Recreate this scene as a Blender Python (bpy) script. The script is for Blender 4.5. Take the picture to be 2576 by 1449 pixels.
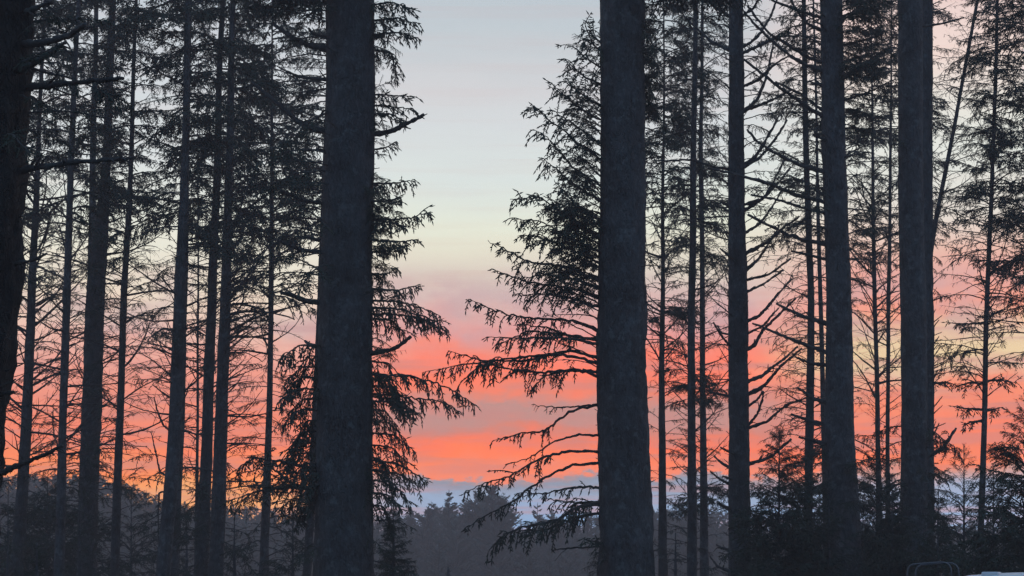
import bpy, math, random
import numpy as np
from mathutils import Vector, Matrix, noise

for o in list(bpy.data.objects):
    bpy.data.objects.remove(o)
scene = bpy.context.scene
col = scene.collection
R = math.radians

# ------------------------------------------------------------------ camera
EYE = 1.6
FPX, CX, CY = 4820.0, 1288.0, 724.5          # focal length and centre on a 2576 px wide frame
PITCH = math.atan((1490 - CY) / FPX)
cam_d = bpy.data.cameras.new('camera')
cam = bpy.data.objects.new('camera', cam_d)
col.objects.link(cam)
cam.location = (0, 0, EYE)
cam.rotation_euler = (math.pi / 2 + PITCH, 0, 0)
cam_d.sensor_width = 36
cam_d.lens = 36 * FPX / 2576
cam_d.clip_end = 5000
scene.camera = cam

def at(x, y, Y):
    """world point on the vertical plane at distance Y seen at frame position x, y"""
    u, w = (x - CX) / FPX, (CY - y) / FPX
    cp, sp = math.cos(PITCH), math.sin(PITCH)
    dx, dy, dz = u, cp - w * sp, sp + w * cp
    k = Y / dy
    return np.array([dx * k, Y, EYE + dz * k])

def mpp(Y):
    return Y / FPX / math.cos(PITCH)

# ------------------------------------------------------------------ sky
def elev(y):
    return PITCH + math.atan((CY - y) / FPX)

def lin(c):
    return tuple(((v / 255 / 12.92) if v / 255 <= 0.04045 else ((v / 255 + 0.055) / 1.055) ** 2.4) for v in c)

HAZE = 0.0022                     # density of the dusk mist (haze box at the end of the script)
SKY = 2.0                         # sky strength; colours below are divided by it
def through_mist(c, y):
    """sky colour behind the mist that shows as colour c at frame height y"""
    e = max(elev(y), R(2.0))
    T = math.exp(-HAZE * min(300 / math.cos(e), 38.4 / math.sin(e)))
    return tuple(max(0.0, (v - (1 - T) * a) / T) / SKY for v, a in zip(lin(c), (0.10, 0.11, 0.135)))
world = bpy.data.worlds.new('World')
scene.world = world
world.use_nodes = True
wt = world.node_tree
wt.nodes.clear()
def N(tree, kind, **kw):
    n = tree.nodes.new(kind)
    for k, v in kw.items():
        setattr(n, k, v)
    return n
def L(tree, a, b):
    tree.links.new(a, b)
def M(tree, op, a, b=None, c=None, clamp=False):
    n = N(tree, 'ShaderNodeMath', operation=op)
    n.use_clamp = clamp
    for i, v in enumerate((a, b, c)):
        if v is None:
            continue
        if isinstance(v, (int, float)):
            n.inputs[i].default_value = v
        else:
            L(tree, v, n.inputs[i])
    return n.outputs[0]
def MIX(tree, f, a, b):
    n = N(tree, 'ShaderNodeMix', data_type='RGBA')
    for s, v in ((n.inputs[0], f), (n.inputs[6], a), (n.inputs[7], b)):
        if isinstance(v, (int, float)):
            s.default_value = v
        elif isinstance(v, tuple):
            s.default_value = (*v, 1)
        else:
            L(tree, v, s)
    return n.outputs[2]
def SMOOTH(tree, v, a, b, lo=0.0, hi=1.0):
    n = N(tree, 'ShaderNodeMapRange', interpolation_type='SMOOTHSTEP')
    L(tree, v, n.inputs[0])
    for i, x in enumerate((a, b, lo, hi)):
        n.inputs[i + 1].default_value = x
    return n.outputs[0]
def NOISE(tree, vec, scale, detail=4.0, rough=0.55):
    n = N(tree, 'ShaderNodeTexNoise')
    n.inputs['Scale'].default_value = scale
    n.inputs['Detail'].default_value = detail
    n.inputs['Roughness'].default_value = rough
    L(tree, vec, n.inputs['Vector'])
    return n.outputs['Fac']

tc = N(wt, 'ShaderNodeTexCoord')
sep = N(wt, 'ShaderNodeSeparateXYZ')
L(wt, tc.outputs['Generated'], sep.inputs[0])
el = M(wt, 'ARCSINE', sep.outputs[2])
az = M(wt, 'ARCTAN2', sep.outputs[0], sep.outputs[1])
def sky_vec(ka, ke, off):
    c = N(wt, 'ShaderNodeCombineXYZ')
    L(wt, M(wt, 'MULTIPLY', az, ka), c.inputs[0])
    L(wt, M(wt, 'MULTIPLY', el, ke), c.inputs[1])
    c.inputs[2].default_value = off
    return c.outputs[0]
n_big = NOISE(wt, sky_vec(5, 16, 1.7), 1.0, 3)
n_fine = NOISE(wt, sky_vec(14, 75, 5.1), 1.0, 5, 0.6)
n_streak = NOISE(wt, sky_vec(7, 170, 9.3), 1.0, 4, 0.6)
n_puff = NOISE(wt, sky_vec(45, 85, 3.3), 1.0, 5, 0.62)
low = SMOOTH(wt, el, elev(600), elev(800))
el_w = M(wt, 'ADD', el, M(wt, 'MULTIPLY', M(wt, 'SUBTRACT', n_big, 0.5), 0.024))
el_w = M(wt, 'ADD', el_w, M(wt, 'MULTIPLY', M(wt, 'SUBTRACT', n_fine, 0.5), 0.014))
el_w = M(wt, 'ADD', el_w, M(wt, 'MULTIPLY', M(wt, 'MULTIPLY', M(wt, 'SUBTRACT', n_puff, 0.5), low), 0.030))
TOP = elev(-250)
t = M(wt, 'DIVIDE', el_w, TOP, clamp=True)
def RAMP(fac, stops):
    n = N(wt, 'ShaderNodeValToRGB')
    e = n.color_ramp.elements
    n.color_ramp.interpolation = 'LINEAR'
    stops = sorted((min(1, max(0, elev(y) / TOP)), through_mist(c, y)) for y, c in stops)
    e[0].position, e[0].color = stops[0][0], (*stops[0][1], 1)
    e[1].position, e[1].color = stops[-1][0], (*stops[-1][1], 1)
    for p, c in stops[1:-1]:
        q = e.new(p)
        q.color = (*c, 1)
    L(wt, fac, n.inputs[0])
    return n.outputs[0]
mid = RAMP(t, [(1490, (140, 168, 200)), (1330, (142, 172, 208)), (1265, (150, 168, 194)), (1214, (140, 146, 162)), (1203, (168, 148, 152)),
               (1196, (244, 138, 108)), (1150, (255, 128, 86)), (1110, (250, 124, 92)), (1085, (218, 130, 110)),
               (1060, (196, 139, 129)), (1025, (188, 142, 134)), (985, (236, 132, 106)), (950, (255, 126, 94)), (905, (250, 132, 108)),
               (870, (244, 140, 118)), (825, (230, 154, 146)), (780, (219, 170, 163)), (730, (214, 187, 179)), (680, (219, 207, 191)),
               (620, (226, 222, 202)), (560, (227, 231, 213)), (440, (216, 224, 220)), (330, (211, 216, 217)), (220, (208, 209, 211)),
               (80, (193, 202, 207)), (-250, (170, 185, 198))])
left = RAMP(t, [(1490, (190, 150, 130)), (1260, (246, 170, 110)), (1200, (254, 144, 86)), (1120, (248, 132, 98)),
                (1050, (240, 138, 110)), (990, (240, 150, 126)), (920, (236, 164, 146)), (850, (232, 188, 170)), (780, (233, 212, 190)),
                (700, (236, 228, 206)), (560, (226, 229, 216)), (400, (217, 223, 222)), (200, (206, 212, 216)), (-250, (172, 187, 200))])
right = RAMP(t, [(1490, (140, 168, 200)), (1310, (150, 178, 212)), (1230, (162, 172, 194)), (1192, (215, 165, 150)), (1165, (252, 132, 92)),
                 (1080, (252, 130, 96)), (1010, (248, 142, 108)), (960, (226, 182, 154)), (920, (233, 205, 160)),
                 (870, (238, 208, 164)), (820, (240, 182, 146)), (780, (246, 158, 132)), (720, (238, 170, 152)), (650, (232, 190, 172)), (560, (228, 220, 208)),
                 (430, (226, 230, 221)), (300, (230, 228, 218)), (170, (240, 218, 208)), (60, (236, 212, 205)), (-250, (196, 194, 202))])
fl = SMOOTH(wt, M(wt, 'ADD', az, M(wt, 'MULTIPLY', M(wt, 'SUBTRACT', n_fine, 0.5), 0.06)), -0.04, -0.13)
fr = SMOOTH(wt, M(wt, 'ADD', az, M(wt, 'MULTIPLY', M(wt, 'SUBTRACT', n_fine, 0.5), 0.05)), 0.11, 0.19)
skyc = MIX(wt, fl, mid, left)
skyc = MIX(wt, fr, skyc, right)
# thin grey-mauve streaks of cloud across the warm bands, faint ones above
st = SMOOTH(wt, n_streak, 0.47, 0.66)
st = M(wt, 'MULTIPLY', st, SMOOTH(wt, el, elev(640), elev(900), 0.07, 0.55))
skyc = MIX(wt, st, skyc, through_mist((190, 136, 128), 1000))
warm = M(wt, 'MULTIPLY', SMOOTH(wt, el, elev(840), elev(930)), SMOOTH(wt, el, elev(1205), elev(1175)))
wisp = M(wt, 'MULTIPLY', warm, SMOOTH(wt, NOISE(wt, sky_vec(11, 120, 2.4), 1.0, 6, 0.65), 0.50, 0.64))
skyc = MIX(wt, M(wt, 'MULTIPLY', wisp, 0.5), skyc, through_mist((196, 134, 126), 1050))
# soft mauve cloud puffs in the pink zone
pz = M(wt, 'MULTIPLY', SMOOTH(wt, el, elev(640), elev(740)), SMOOTH(wt, el, elev(900), elev(830)))
pz = M(wt, 'MULTIPLY', pz, SMOOTH(wt, NOISE(wt, sky_vec(26, 44, 7.7), 1.0, 5, 0.6), 0.42, 0.62))
skyc = MIX(wt, M(wt, 'MULTIPLY', pz, 0.55), skyc, through_mist((190, 162, 164), 800))
blue = SMOOTH(wt, el, TOP * 0.9, R(70))
DUSK = tuple(v / SKY for v in (0.21, 0.40, 0.68))
skyc = MIX(wt, blue, skyc, DUSK)
# away from the afterglow the sky is plain dusk blue-grey
away = SMOOTH(wt, M(wt, 'ABSOLUTE', az), R(35), R(110))
skyc = MIX(wt, M(wt, 'MULTIPLY', away, 0.96), skyc, DUSK)
gnd = SMOOTH(wt, el, R(0.2), R(-2.5))
skyc = MIX(wt, gnd, skyc, (0.02, 0.022, 0.026))
bg = N(wt, 'ShaderNodeBackground')
L(wt, skyc, bg.inputs[0])
bg.inputs[1].default_value = SKY
wo = N(wt, 'ShaderNodeOutputWorld')
L(wt, bg.outputs[0], wo.inputs[0])

# afterglow just below the trees ahead: sun already down, hardly any direct light
sun_d = bpy.data.lights.new('sun', 'SUN')
sun_d.energy = 0.05
sun_d.angle = R(15)
sun_d.color = (1, 0.55, 0.35)
sun = bpy.data.objects.new('sun', sun_d)
col.objects.link(sun)
sun.location = (0, 0, 60)
sun.rotation_euler = Vector((-0.05, -1, -0.035)).to_track_quat('-Z', 'Y').to_euler()

vs = scene.view_settings
vs.view_transform = 'Standard'
vs.look = 'None'
vs.exposure = 0
vs.gamma = 1
vs.use_curve_mapping = False
scene.cycles.volume_bounces = 0
scene.cycles.use_light_tree = False
scene.cycles.debug_use_spatial_splits = True
scene.cycles.max_bounces = 2
scene.cycles.diffuse_bounces = 1
scene.cycles.use_denoising = True
scene.cycles.denoiser = 'OPENIMAGEDENOISE'
scene.cycles.denoising_input_passes = 'RGB_ALBEDO_NORMAL'
scene.cycles.denoising_prefilter = 'FAST'

# ------------------------------------------------------------------ materials
MAT = {}
def mat(name, rough=0.9):
    m = bpy.data.materials.new(name)
    m.use_nodes = True
    b = m.node_tree.nodes['Principled BSDF']
    b.inputs['Roughness'].default_value = rough
    b.inputs['Specular IOR Level'].default_value = 0.35
    MAT[name] = m
    return m, m.node_tree, b

def bark(name, dark, light, lichen, lich_amt, bump):
    m, tr, b = mat(name, 0.8)
    tcn = N(tr, 'ShaderNodeTexCoord')
    mp = N(tr, 'ShaderNodeMapping')
    mp.inputs['Scale'].default_value = (1, 1, 0.3)
    L(tr, tcn.outputs['Object'], mp.inputs[0])
    oi = N(tr, 'ShaderNodeObjectInfo')
    vor = N(tr, 'ShaderNodeTexVoronoi', feature='DISTANCE_TO_EDGE')
    vor.inputs['Scale'].default_value = 17
    dist = N(tr, 'ShaderNodeVectorMath', operation='ADD')
    nz = N(tr, 'ShaderNodeTexNoise')
    nz.inputs['Scale'].default_value = 9
    nz.inputs['Detail'].default_value = 4
    L(tr, mp.outputs[0], nz.inputs['Vector'])
    sc = N(tr, 'ShaderNodeVectorMath', operation='SCALE')
    sc.inputs['Scale'].default_value = 0.3
    L(tr, nz.outputs['Color'], sc.inputs[0])
    L(tr, mp.outputs[0], dist.inputs[0])
    L(tr, sc.outputs[0], dist.inputs[1])
    L(tr, dist.outputs[0], vor.inputs['Vector'])
    plate = SMOOTH(tr, vor.outputs['Distance'], 0.0, 0.16)
    f1 = SMOOTH(tr, NOISE(tr, mp.outputs[0], 20, 7, 0.72), 0.28, 0.72)
    f2 = NOISE(tr, tcn.outputs['Object'], 2.2, 7, 0.72)
    tone = M(tr, 'ADD', M(tr, 'MULTIPLY', plate, 0.2), M(tr, 'MULTIPLY', f1, 0.34))
    tone = M(tr, 'ADD', tone, M(tr, 'MULTIPLY', M(tr, 'SUBTRACT', f2, 0.42), 2.1), clamp=True)
    c = MIX(tr, tone, dark, light)
    lf = M(tr, 'MULTIPLY', SMOOTH(tr, NOISE(tr, tcn.outputs['Object'], 6.5, 5, 0.7), 0.52, 0.68), lich_amt)
    c = MIX(tr, lf, c, lichen)
    hv = N(tr, 'ShaderNodeHueSaturation')
    L(tr, SMOOTH(tr, oi.outputs['Random'], 0, 1, 0.75, 1.2), hv.inputs['Value'])
    L(tr, c, hv.inputs['Color'])
    L(tr, hv.outputs[0], b.inputs['Base Color'])
    bp = N(tr, 'ShaderNodeBump')
    bp.inputs['Strength'].default_value = bump
    bp.inputs['Distance'].default_value = 0.03
    L(tr, M(tr, 'ADD', M(tr, 'MULTIPLY', plate, 0.7), f1), bp.inputs['Height'])
    L(tr, bp.outputs[0], b.inputs['Normal'])
bark('bark', (0.011, 0.011, 0.012), (0.106, 0.107, 0.112), (0.16, 0.175, 0.175), 0.6, 0.8)
bark('bark_old', (0.008, 0.007, 0.007), (0.042, 0.036, 0.032), (0.08, 0.085, 0.075), 0.35, 1.0)
bark('dead_wood', (0.022, 0.020, 0.019), (0.065, 0.060, 0.056), (0.10, 0.11, 0.10), 0.4, 0.4)

def needles(name, a, b_):
    m, tr, b = mat(name, 0.75)
    tcn = N(tr, 'ShaderNodeTexCoord')
    oi = N(tr, 'ShaderNodeObjectInfo')
    f = NOISE(tr, tcn.outputs['Object'], 5, 3)
    f = M(tr, 'ADD', f, M(tr, 'MULTIPLY', M(tr, 'SUBTRACT', oi.outputs['Random'], 0.5), 0.5), clamp=True)
    L(tr, MIX(tr, f, a, b_), b.inputs['Base Color'])
needles('needles', (0.012, 0.019, 0.014), (0.038, 0.052, 0.033))
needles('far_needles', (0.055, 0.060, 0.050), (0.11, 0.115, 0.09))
def ground_mat():
    m, tr, b = mat('forest_floor', 1.0)
    tcn = N(tr, 'ShaderNodeTexCoord')
    a = NOISE(tr, tcn.outputs['Object'], 0.6, 6, 0.65)
    c = NOISE(tr, tcn.outputs['Object'], 14, 5, 0.7)
    k = MIX(tr, SMOOTH(tr, a, 0.4, 0.62), (0.045, 0.034, 0.024), (0.035, 0.05, 0.022))
    k = MIX(tr, M(tr, 'MULTIPLY', c, 0.6), k, (0.02, 0.016, 0.012))
    L(tr, k, b.inputs['Base Color'])
    bp = N(tr, 'ShaderNodeBump')
    bp.inputs['Strength'].default_value = 0.8
    L(tr, c, bp.inputs['Height'])
    L(tr, bp.outputs[0], b.inputs['Normal'])
ground_mat()
def plain(name, c, rough=0.5, metal=0.0, spec=0.5, dirt=0.0):
    m, tr, b = mat(name, rough)
    b.inputs['Metallic'].default_value = metal
    b.inputs['Specular IOR Level'].default_value = spec
    tcn = N(tr, 'ShaderNodeTexCoord')
    f = NOISE(tr, tcn.outputs['Object'], 7, 6, 0.7)
    L(tr, MIX(tr, M(tr, 'MULTIPLY', SMOOTH(tr, f, 0.4, 0.75), dirt), c, tuple(v * 0.45 for v in c)), b.inputs['Base Color'])
plain('white_paint', (0.72, 0.72, 0.72), 0.4, dirt=0.35)
plain('tinted_glass', (0.012, 0.013, 0.015), 0.08, dirt=0.1)
plain('black_rubber', (0.02, 0.02, 0.02), 0.8, dirt=0.4)
plain('steel_tube', (0.11, 0.11, 0.12), 0.5, 0.6, dirt=0.4)
plain('grey_plastic', (0.62, 0.63, 0.64), 0.5, dirt=0.3)
plain('red_lens', (0.25, 0.01, 0.01), 0.2, dirt=0.1)

# ------------------------------------------------------------------ mesh helpers
class MB:
    def __init__(s):
        s.v, s.f, s.m, s.n = [], [], [], 0
    def add(s, verts, faces, mi=0):
        s.v.append(np.asarray(verts, float))
        s.f.extend([tuple(i + s.n for i in q) for q in faces])
        s.m.extend([mi] * len(faces))
        s.n += len(verts)
    def tube(s, pts, rad, k=5, mi=0):
        pts = np.asarray(pts, float)
        rad = np.asarray(rad, float)
        n = len(pts)
        tan = np.gradient(pts, axis=0)
        tan /= np.linalg.norm(tan, axis=1)[:, None] + 1e-9
        ref = np.array([0, 0, 1.0]) if abs(tan[0][2]) < 0.8 else np.array([0, 1.0, 0])
        a = np.cross(tan, ref)
        a /= np.linalg.norm(a, axis=1)[:, None] + 1e-9
        b = np.cross(tan, a)
        th = np.arange(k) * 2 * math.pi / k
        ring = a[:, None, :] * np.cos(th)[None, :, None] + b[:, None, :] * np.sin(th)[None, :, None]
        vv = (pts[:, None, :] + ring * rad[:, None, None]).reshape(-1, 3)
        ff = []
        for i in range(n - 1):
            for j in range(k):
                j2 = (j + 1) % k
                ff.append((i * k + j, i * k + j2, (i + 1) * k + j2, (i + 1) * k + j))
        ff.append(tuple(range(k))[::-1])
        ff.append(tuple((n - 1) * k + j for j in range(k)))
        s.add(vv, ff, mi)
    def spindles(s, P, D, ln, r, rng, mi=1):
        P, D = np.asarray(P), np.asarray(D)
        D = D / (np.linalg.norm(D, axis=1)[:, None] + 1e-9)
        n = len(P)
        h = rng.normal(size=(n, 3))
        a = np.cross(D, h)
        a /= np.linalg.norm(a, axis=1)[:, None] + 1e-9
        b = np.cross(D, a)
        ln, r = np.asarray(ln)[:, None], np.asarray(r)[:, None]
        m = P + D * ln * 0.42
        ring = [m + (a * math.cos(q) + b * math.sin(q)) * r for q in (0, 2.1, 4.2)]
        V = np.stack([P] + ring + [P + D * ln], 1).reshape(-1, 3)
        base = np.arange(n) * 5
        F = []
        for (i, j, k_) in ((0, 2, 1), (0, 3, 2), (0, 1, 3), (4, 1, 2), (4, 2, 3), (4, 3, 1)):
            F.append(np.stack([base + i, base + j, base + k_], 1))
        F = np.concatenate(F).tolist()
        s.add(V, F, mi)
    def mesh(s, name, mats, smooth=False):
        me = bpy.data.meshes.new(name)
        me.from_pydata(np.concatenate(s.v).tolist(), [], s.f)
        for q in mats:
            me.materials.append(MAT[q])
        me.polygons.foreach_set('material_index', s.m)
        if smooth:
            me.polygons.foreach_set('use_smooth', [True] * len(me.polygons))
        me.update()
        return me

def link(name, me, parent=None, mtx=None):
    o = bpy.data.objects.new(name, me)
    col.objects.link(o)
    if parent is not None:
        o.parent = parent
    if mtx is not None:
        o.matrix_local = mtx
    return o

def thing(name, label, cat, loc, group=None, rz=0):
    e = bpy.data.objects.new(name, None)
    col.objects.link(e)
    e.empty_display_size = 0.3
    e.location = loc
    e.rotation_euler = (0, 0, rz)
    e['label'] = label
    e['category'] = cat
    if group:
        e['group'] = group
    return e

# ------------------------------------------------------------------ ground
def gz(x, y):
    """terrain height: level by the camp, falling away to a valley, far slope rising again"""
    s = max(0.0, min(1.0, (y - 55) / 90))
    s = s * s * (3 - 2 * s)
    h = -9.5 * s
    r = max(0.0, min(1.0, (y - 190) / 85))
    w = max(0.0, min(1.0, (-x - 18) / 28))
    h += (19.0 + 3.0 * w * w * (3 - 2 * w)) * r * r * (3 - 2 * r)
    h += 0.35 * noise.noise((x * 0.05, y * 0.05, 0.3)) * min(1, max(0, (y - 8) / 10))
    return h
xs = np.concatenate([np.linspace(-330, -70, 14), np.linspace(-65, 65, 53), np.linspace(70, 330, 14)])
ys = np.concatenate([np.linspace(-150, -10, 12), np.linspace(-5, 120, 64), np.linspace(124, 290, 42)])
gv = [(x, y, gz(x, y)) for y in ys for x in xs]
nx = len(xs)
gf = [(j * nx + i, j * nx + i + 1, (j + 1) * nx + i + 1, (j + 1) * nx + i) for j in range(len(ys) - 1) for i in range(nx - 1)]
gm = bpy.data.meshes.new('ground')
gm.from_pydata(gv, [], gf)
gm.materials.append(MAT['forest_floor'])
gm.polygons.foreach_set('use_smooth', [True] * len(gm.polygons))
ground = link('ground', gm)
ground['kind'] = 'structure'

# ------------------------------------------------------------------ bough generator
def resample(pts, n):
    pts = np.asarray(pts, float)
    d = np.concatenate([[0], np.cumsum(np.linalg.norm(np.diff(pts, axis=0), axis=1))])
    # smooth (Catmull-Rom-like) by interpolating on a refined, then averaged, polyline
    tt = np.linspace(0, d[-1], n)
    q = np.stack([np.interp(tt, d, pts[:, i]) for i in range(3)], 1)
    for _ in range(max(1, n // 8)):
        q[1:-1] = (q[:-2] + 2 * q[1:-1] + q[2:]) / 4
    return q

def grow(axis, r0, r1, rng, s0=0.15, sec=0.35, step=0.07, hang=0.5, twig=0.10, tw_r=0.013, fill=1.0, spread=1.0, bare=0.0, k=5):
    """a conifer bough round a main axis: side branchlets that droop, each set with needle-clad twigs"""
    mb = MB()
    Ltot = float(np.sum(np.linalg.norm(np.diff(axis, axis=0), axis=1)))
    n = len(axis)
    s = np.linspace(0, 1, n)
    wob = rng.normal(size=(n, 3)) * 0.006 * min(1.5, Ltot)
    wob[0] = 0
    axis = axis + wob
    rad = (r0 * (1 - s) ** 0.8 + r1) * (1 + rng.normal(size=n) * 0.10)
    mb.tube(axis, rad, k, 0)
    tan = np.gradient(axis, axis=0)
    tan /= np.linalg.norm(tan, axis=1)[:, None]
    P, D, LN, RR = [], [], [], []
    pos = s0 * Ltot + rng.random() * step
    side = 1
    ph = rng.uniform(0, 6.3, 3)
    down = np.array([0, 0, -1.0])
    while pos < Ltot * 0.995:
        q = pos / Ltot
        side = -side
        pos += step * (0.55 + 0.9 * rng.random())
        cl = 0.5 + 0.32 * math.sin(pos * 9.0 + ph[0]) + 0.28 * math.sin(pos * 21.0 + ph[1])      # clumps and gaps along the axis
        if rng.random() > fill * min(1.0, 0.35 + 1.1 * max(0.0, cl)):
            continue
        i = q * (n - 1)
        i0 = min(n - 2, int(i))
        p = axis[i0] + (axis[i0 + 1] - axis[i0]) * (i - i0)
        tg = tan[i0]
        lat = np.cross(tg, [0, 0, 1.0])
        lat /= np.linalg.norm(lat) + 1e-9
        ramp = min(1.0, (q - s0) / 0.25 + 0.35)
        ls = sec * ramp * (0.28 + 0.72 * (1 - q) ** 0.7) * min(1.9, math.exp(rng.normal(-0.12, 0.45)))
        if ls < 0.04:
            ls = 0.04
        ang = R(rng.normal(52, 21))
        up = rng.normal(0.05, 0.48)
        d = tg * math.cos(ang) + lat * side * math.sin(ang) * spread + np.array([0, 0, up])
        d /= np.linalg.norm(d)
        m = 5
        pts = [p]
        hh = hang * (0.15 + 1.5 * rng.random())
        for j in range(m - 1):
            d = d + down * hh * 0.42
            d /= np.linalg.norm(d)
            pts.append(pts[-1] + d * ls / (m - 1))
        pts = np.array(pts)
        isb = rng.random() < bare
        mb.tube(pts, np.linspace(0.0055 if isb else 0.009, 0.003 if isb else 0.006, m) * (0.8 + 0.25 * min(2, Ltot)) , 3, 0 if isb else 1)
        if isb:
            nt = 0
        else:
            nt = max(2, int(ls / 0.034))
        for j in range(nt):
            u = (0.1 + 0.9 * (j + rng.random()) / nt) * (m - 1)
            u0 = min(m - 2, int(u))
            pp = pts[u0] + (pts[u0 + 1] - pts[u0]) * (u - u0)
            td = pts[u0 + 1] - pts[u0]
            td = td / (np.linalg.norm(td) + 1e-9)
            la = np.cross(td, [0.01, 0, 1.0])
            la /= np.linalg.norm(la) + 1e-9
            sg = 1 if j % 2 else -1
            dd = td * 0.75 + la * sg * (0.75 + 0.3 * rng.random()) + rng.normal(size=3) * 0.38 + down * hang * rng.random() * 0.95
            P.append(pp); D.append(dd)
            LN.append(twig * (0.35 + 1.15 * rng.random()))
            RR.append(tw_r * (0.7 + 0.6 * rng.random()))
        if nt:
            P.append(pts[-1] - (pts[-1] - pts[-2]) * 0.4); D.append(pts[-1] - pts[-2]); LN.append(twig * 1.1); RR.append(tw_r)
    if P:
        mb.spindles(P, D, LN, RR, rng)
    return mb

def dead(axis, r0, r1, rng, side_n=6, sl=0.25, k=5):
    """a bare broken branch with a few side twigs and knobs"""
    mb = MB()
    n = len(axis)
    Ltot = float(np.sum(np.linalg.norm(np.diff(axis, axis=0), axis=1)))
    w = rng.normal(size=(n, 3)) * 0.0035 * min(2, Ltot) + np.sin(np.linspace(0, 1, n)[:, None] * rng.uniform(3, 9, 3) + rng.uniform(0, 6, 3)) * 0.0035 * Ltot * np.linspace(0, 1, n)[:, None]
    w[0] = 0
    axis = axis + w
    s = np.linspace(0, 1, n)
    rad = (r0 + (r1 - r0) * s) * (1 + rng.normal(size=n) * 0.14)
    mb.tube(axis, rad, k, 0)
    tan = np.gradient(axis, axis=0)
    for j in range(side_n):
        i = rng.integers(max(1, n // 6), n - 1)
        tg = tan[i] / (np.linalg.norm(tan[i]) + 1e-9)
        h = rng.normal(size=3)
        a = np.cross(tg, h)
        a /= np.linalg.norm(a) + 1e-9
        d = tg * 0.75 + a * 0.75
        l = sl * (0.25 + rng.random())
        rr = rad[i] * 0.5
        p1 = axis[i] + d * l * 0.5
        d2 = d + np.array([0, 0, rng.normal(-0.1, 0.3)])
        mb.tube(np.array([axis[i], p1, p1 + d2 * l * 0.5]), np.array([rr, rr * 0.75, rr * 0.45]), 3, 0)
    return mb

# ------------------------------------------------------------------ library of shared branch meshes (built along +X, about 1 m long)
LIB = {}
def axis_local(Lm, rise, droop, tip, rng, n=13, sway=0.06):
    s = np.linspace(0, 1, n)
    z = Lm * (rise * s - droop * s ** 2 + tip * s ** 4)
    y = Lm * sway * np.sin(s * 3 + rng.random() * 6) * s
    a = np.stack([Lm * s, y, z], 1)
    return a
def lib(kind, count, fn, mats):
    LIB[kind] = []
    for i in range(count):
        rng = np.random.default_rng(hash_seed(kind) + i)
        me, ln = fn(rng)
        LIB[kind].append((me.mesh(kind, mats), ln))
def hash_seed(sx):
    return sum((i + 1) * ord(c) for i, c in enumerate(sx)) % 99991
FW = ['dead_wood', 'needles']
lib('bough_dense', 9, lambda r: (grow(axis_local(1.5, r.uniform(0.0, 0.35), r.uniform(0.15, 0.5), r.uniform(0, 0.2), r), 0.020, 0.004, r, s0=0.10, sec=0.55, step=0.032, hang=0.65, twig=0.11, tw_r=0.0135), 1.5), FW)
lib('bough_mid', 9, lambda r: (grow(axis_local(1.6, r.uniform(0.0, 0.4), r.uniform(0.2, 0.6), r.uniform(0, 0.2), r), 0.018, 0.004, r, s0=0.22, sec=0.42, step=0.040, hang=0.75, twig=0.095, tw_r=0.0115, fill=0.9, bare=0.15), 1.6), FW)
lib('bough_sparse', 9, lambda r: (grow(axis_local(1.6, r.uniform(0.1, 0.5), r.uniform(0.2, 0.6), r.uniform(0, 0.25), r), 0.015, 0.004, r, s0=0.35, sec=0.34, step=0.065, hang=0.7, twig=0.08, tw_r=0.009, fill=0.75, bare=0.45), 1.6), FW)
lib('bough_lacy', 6, lambda r: (grow(axis_local(1.5, r.uniform(0.1, 0.5), r.uniform(0.2, 0.7), r.uniform(0, 0.2), r), 0.010, 0.003, r, s0=0.2, sec=0.5, step=0.075, hang=0.6, twig=0.07, tw_r=0.007, fill=0.8, bare=0.55), 1.5), FW)
lib('dead_branch', 16, lambda r: (dead(axis_local(1.2, r.uniform(-0.25, 0.35), r.uniform(-0.3, 0.35), 0, r, 9, 0.09), 0.021, 0.0075, r, int(r.integers(2, 11)), 0.45, 4), 1.2), ['dead_wood'])
lib('stub', 5, lambda r: (dead(axis_local(0.4, r.uniform(-0.1, 0.5), 0, 0, r, 6, 0.05), 0.022, 0.010, r, 2, 0.08, 5), 0.4), ['dead_wood'])

RG = random.Random(11)
def place(tree, kind, p, d, length, roll=0.0, name=None):
    """hang a shared branch mesh on a tree: p base (world), d direction, length in metres"""
    me, ln = RG.choice(LIB[kind])
    X = Vector(d).normalized()
    Z = Vector((0, 0, 1))
    Yv = Z.cross(X)
    if Yv.length < 0.05:
        Yv = Vector((0, 1, 0))
    Yv.normalize()
    Zv = X.cross(Yv)
    m3 = Matrix((X, Yv, Zv)).transposed().to_4x4()
    s = length / ln
    fl = -1 if RG.random() < 0.5 else 1
    # thickness grows less than length
    m = Matrix.Translation(Vector(p) - tree.location) @ m3 @ Matrix.Rotation(roll, 4, 'X') @ Matrix.Diagonal((s, s, s, 1))
    nm = name or {'dead_branch': 'dead_branch', 'stub': 'stub'}.get(kind, 'bough')
    return link(nm, me, tree, m)

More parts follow.
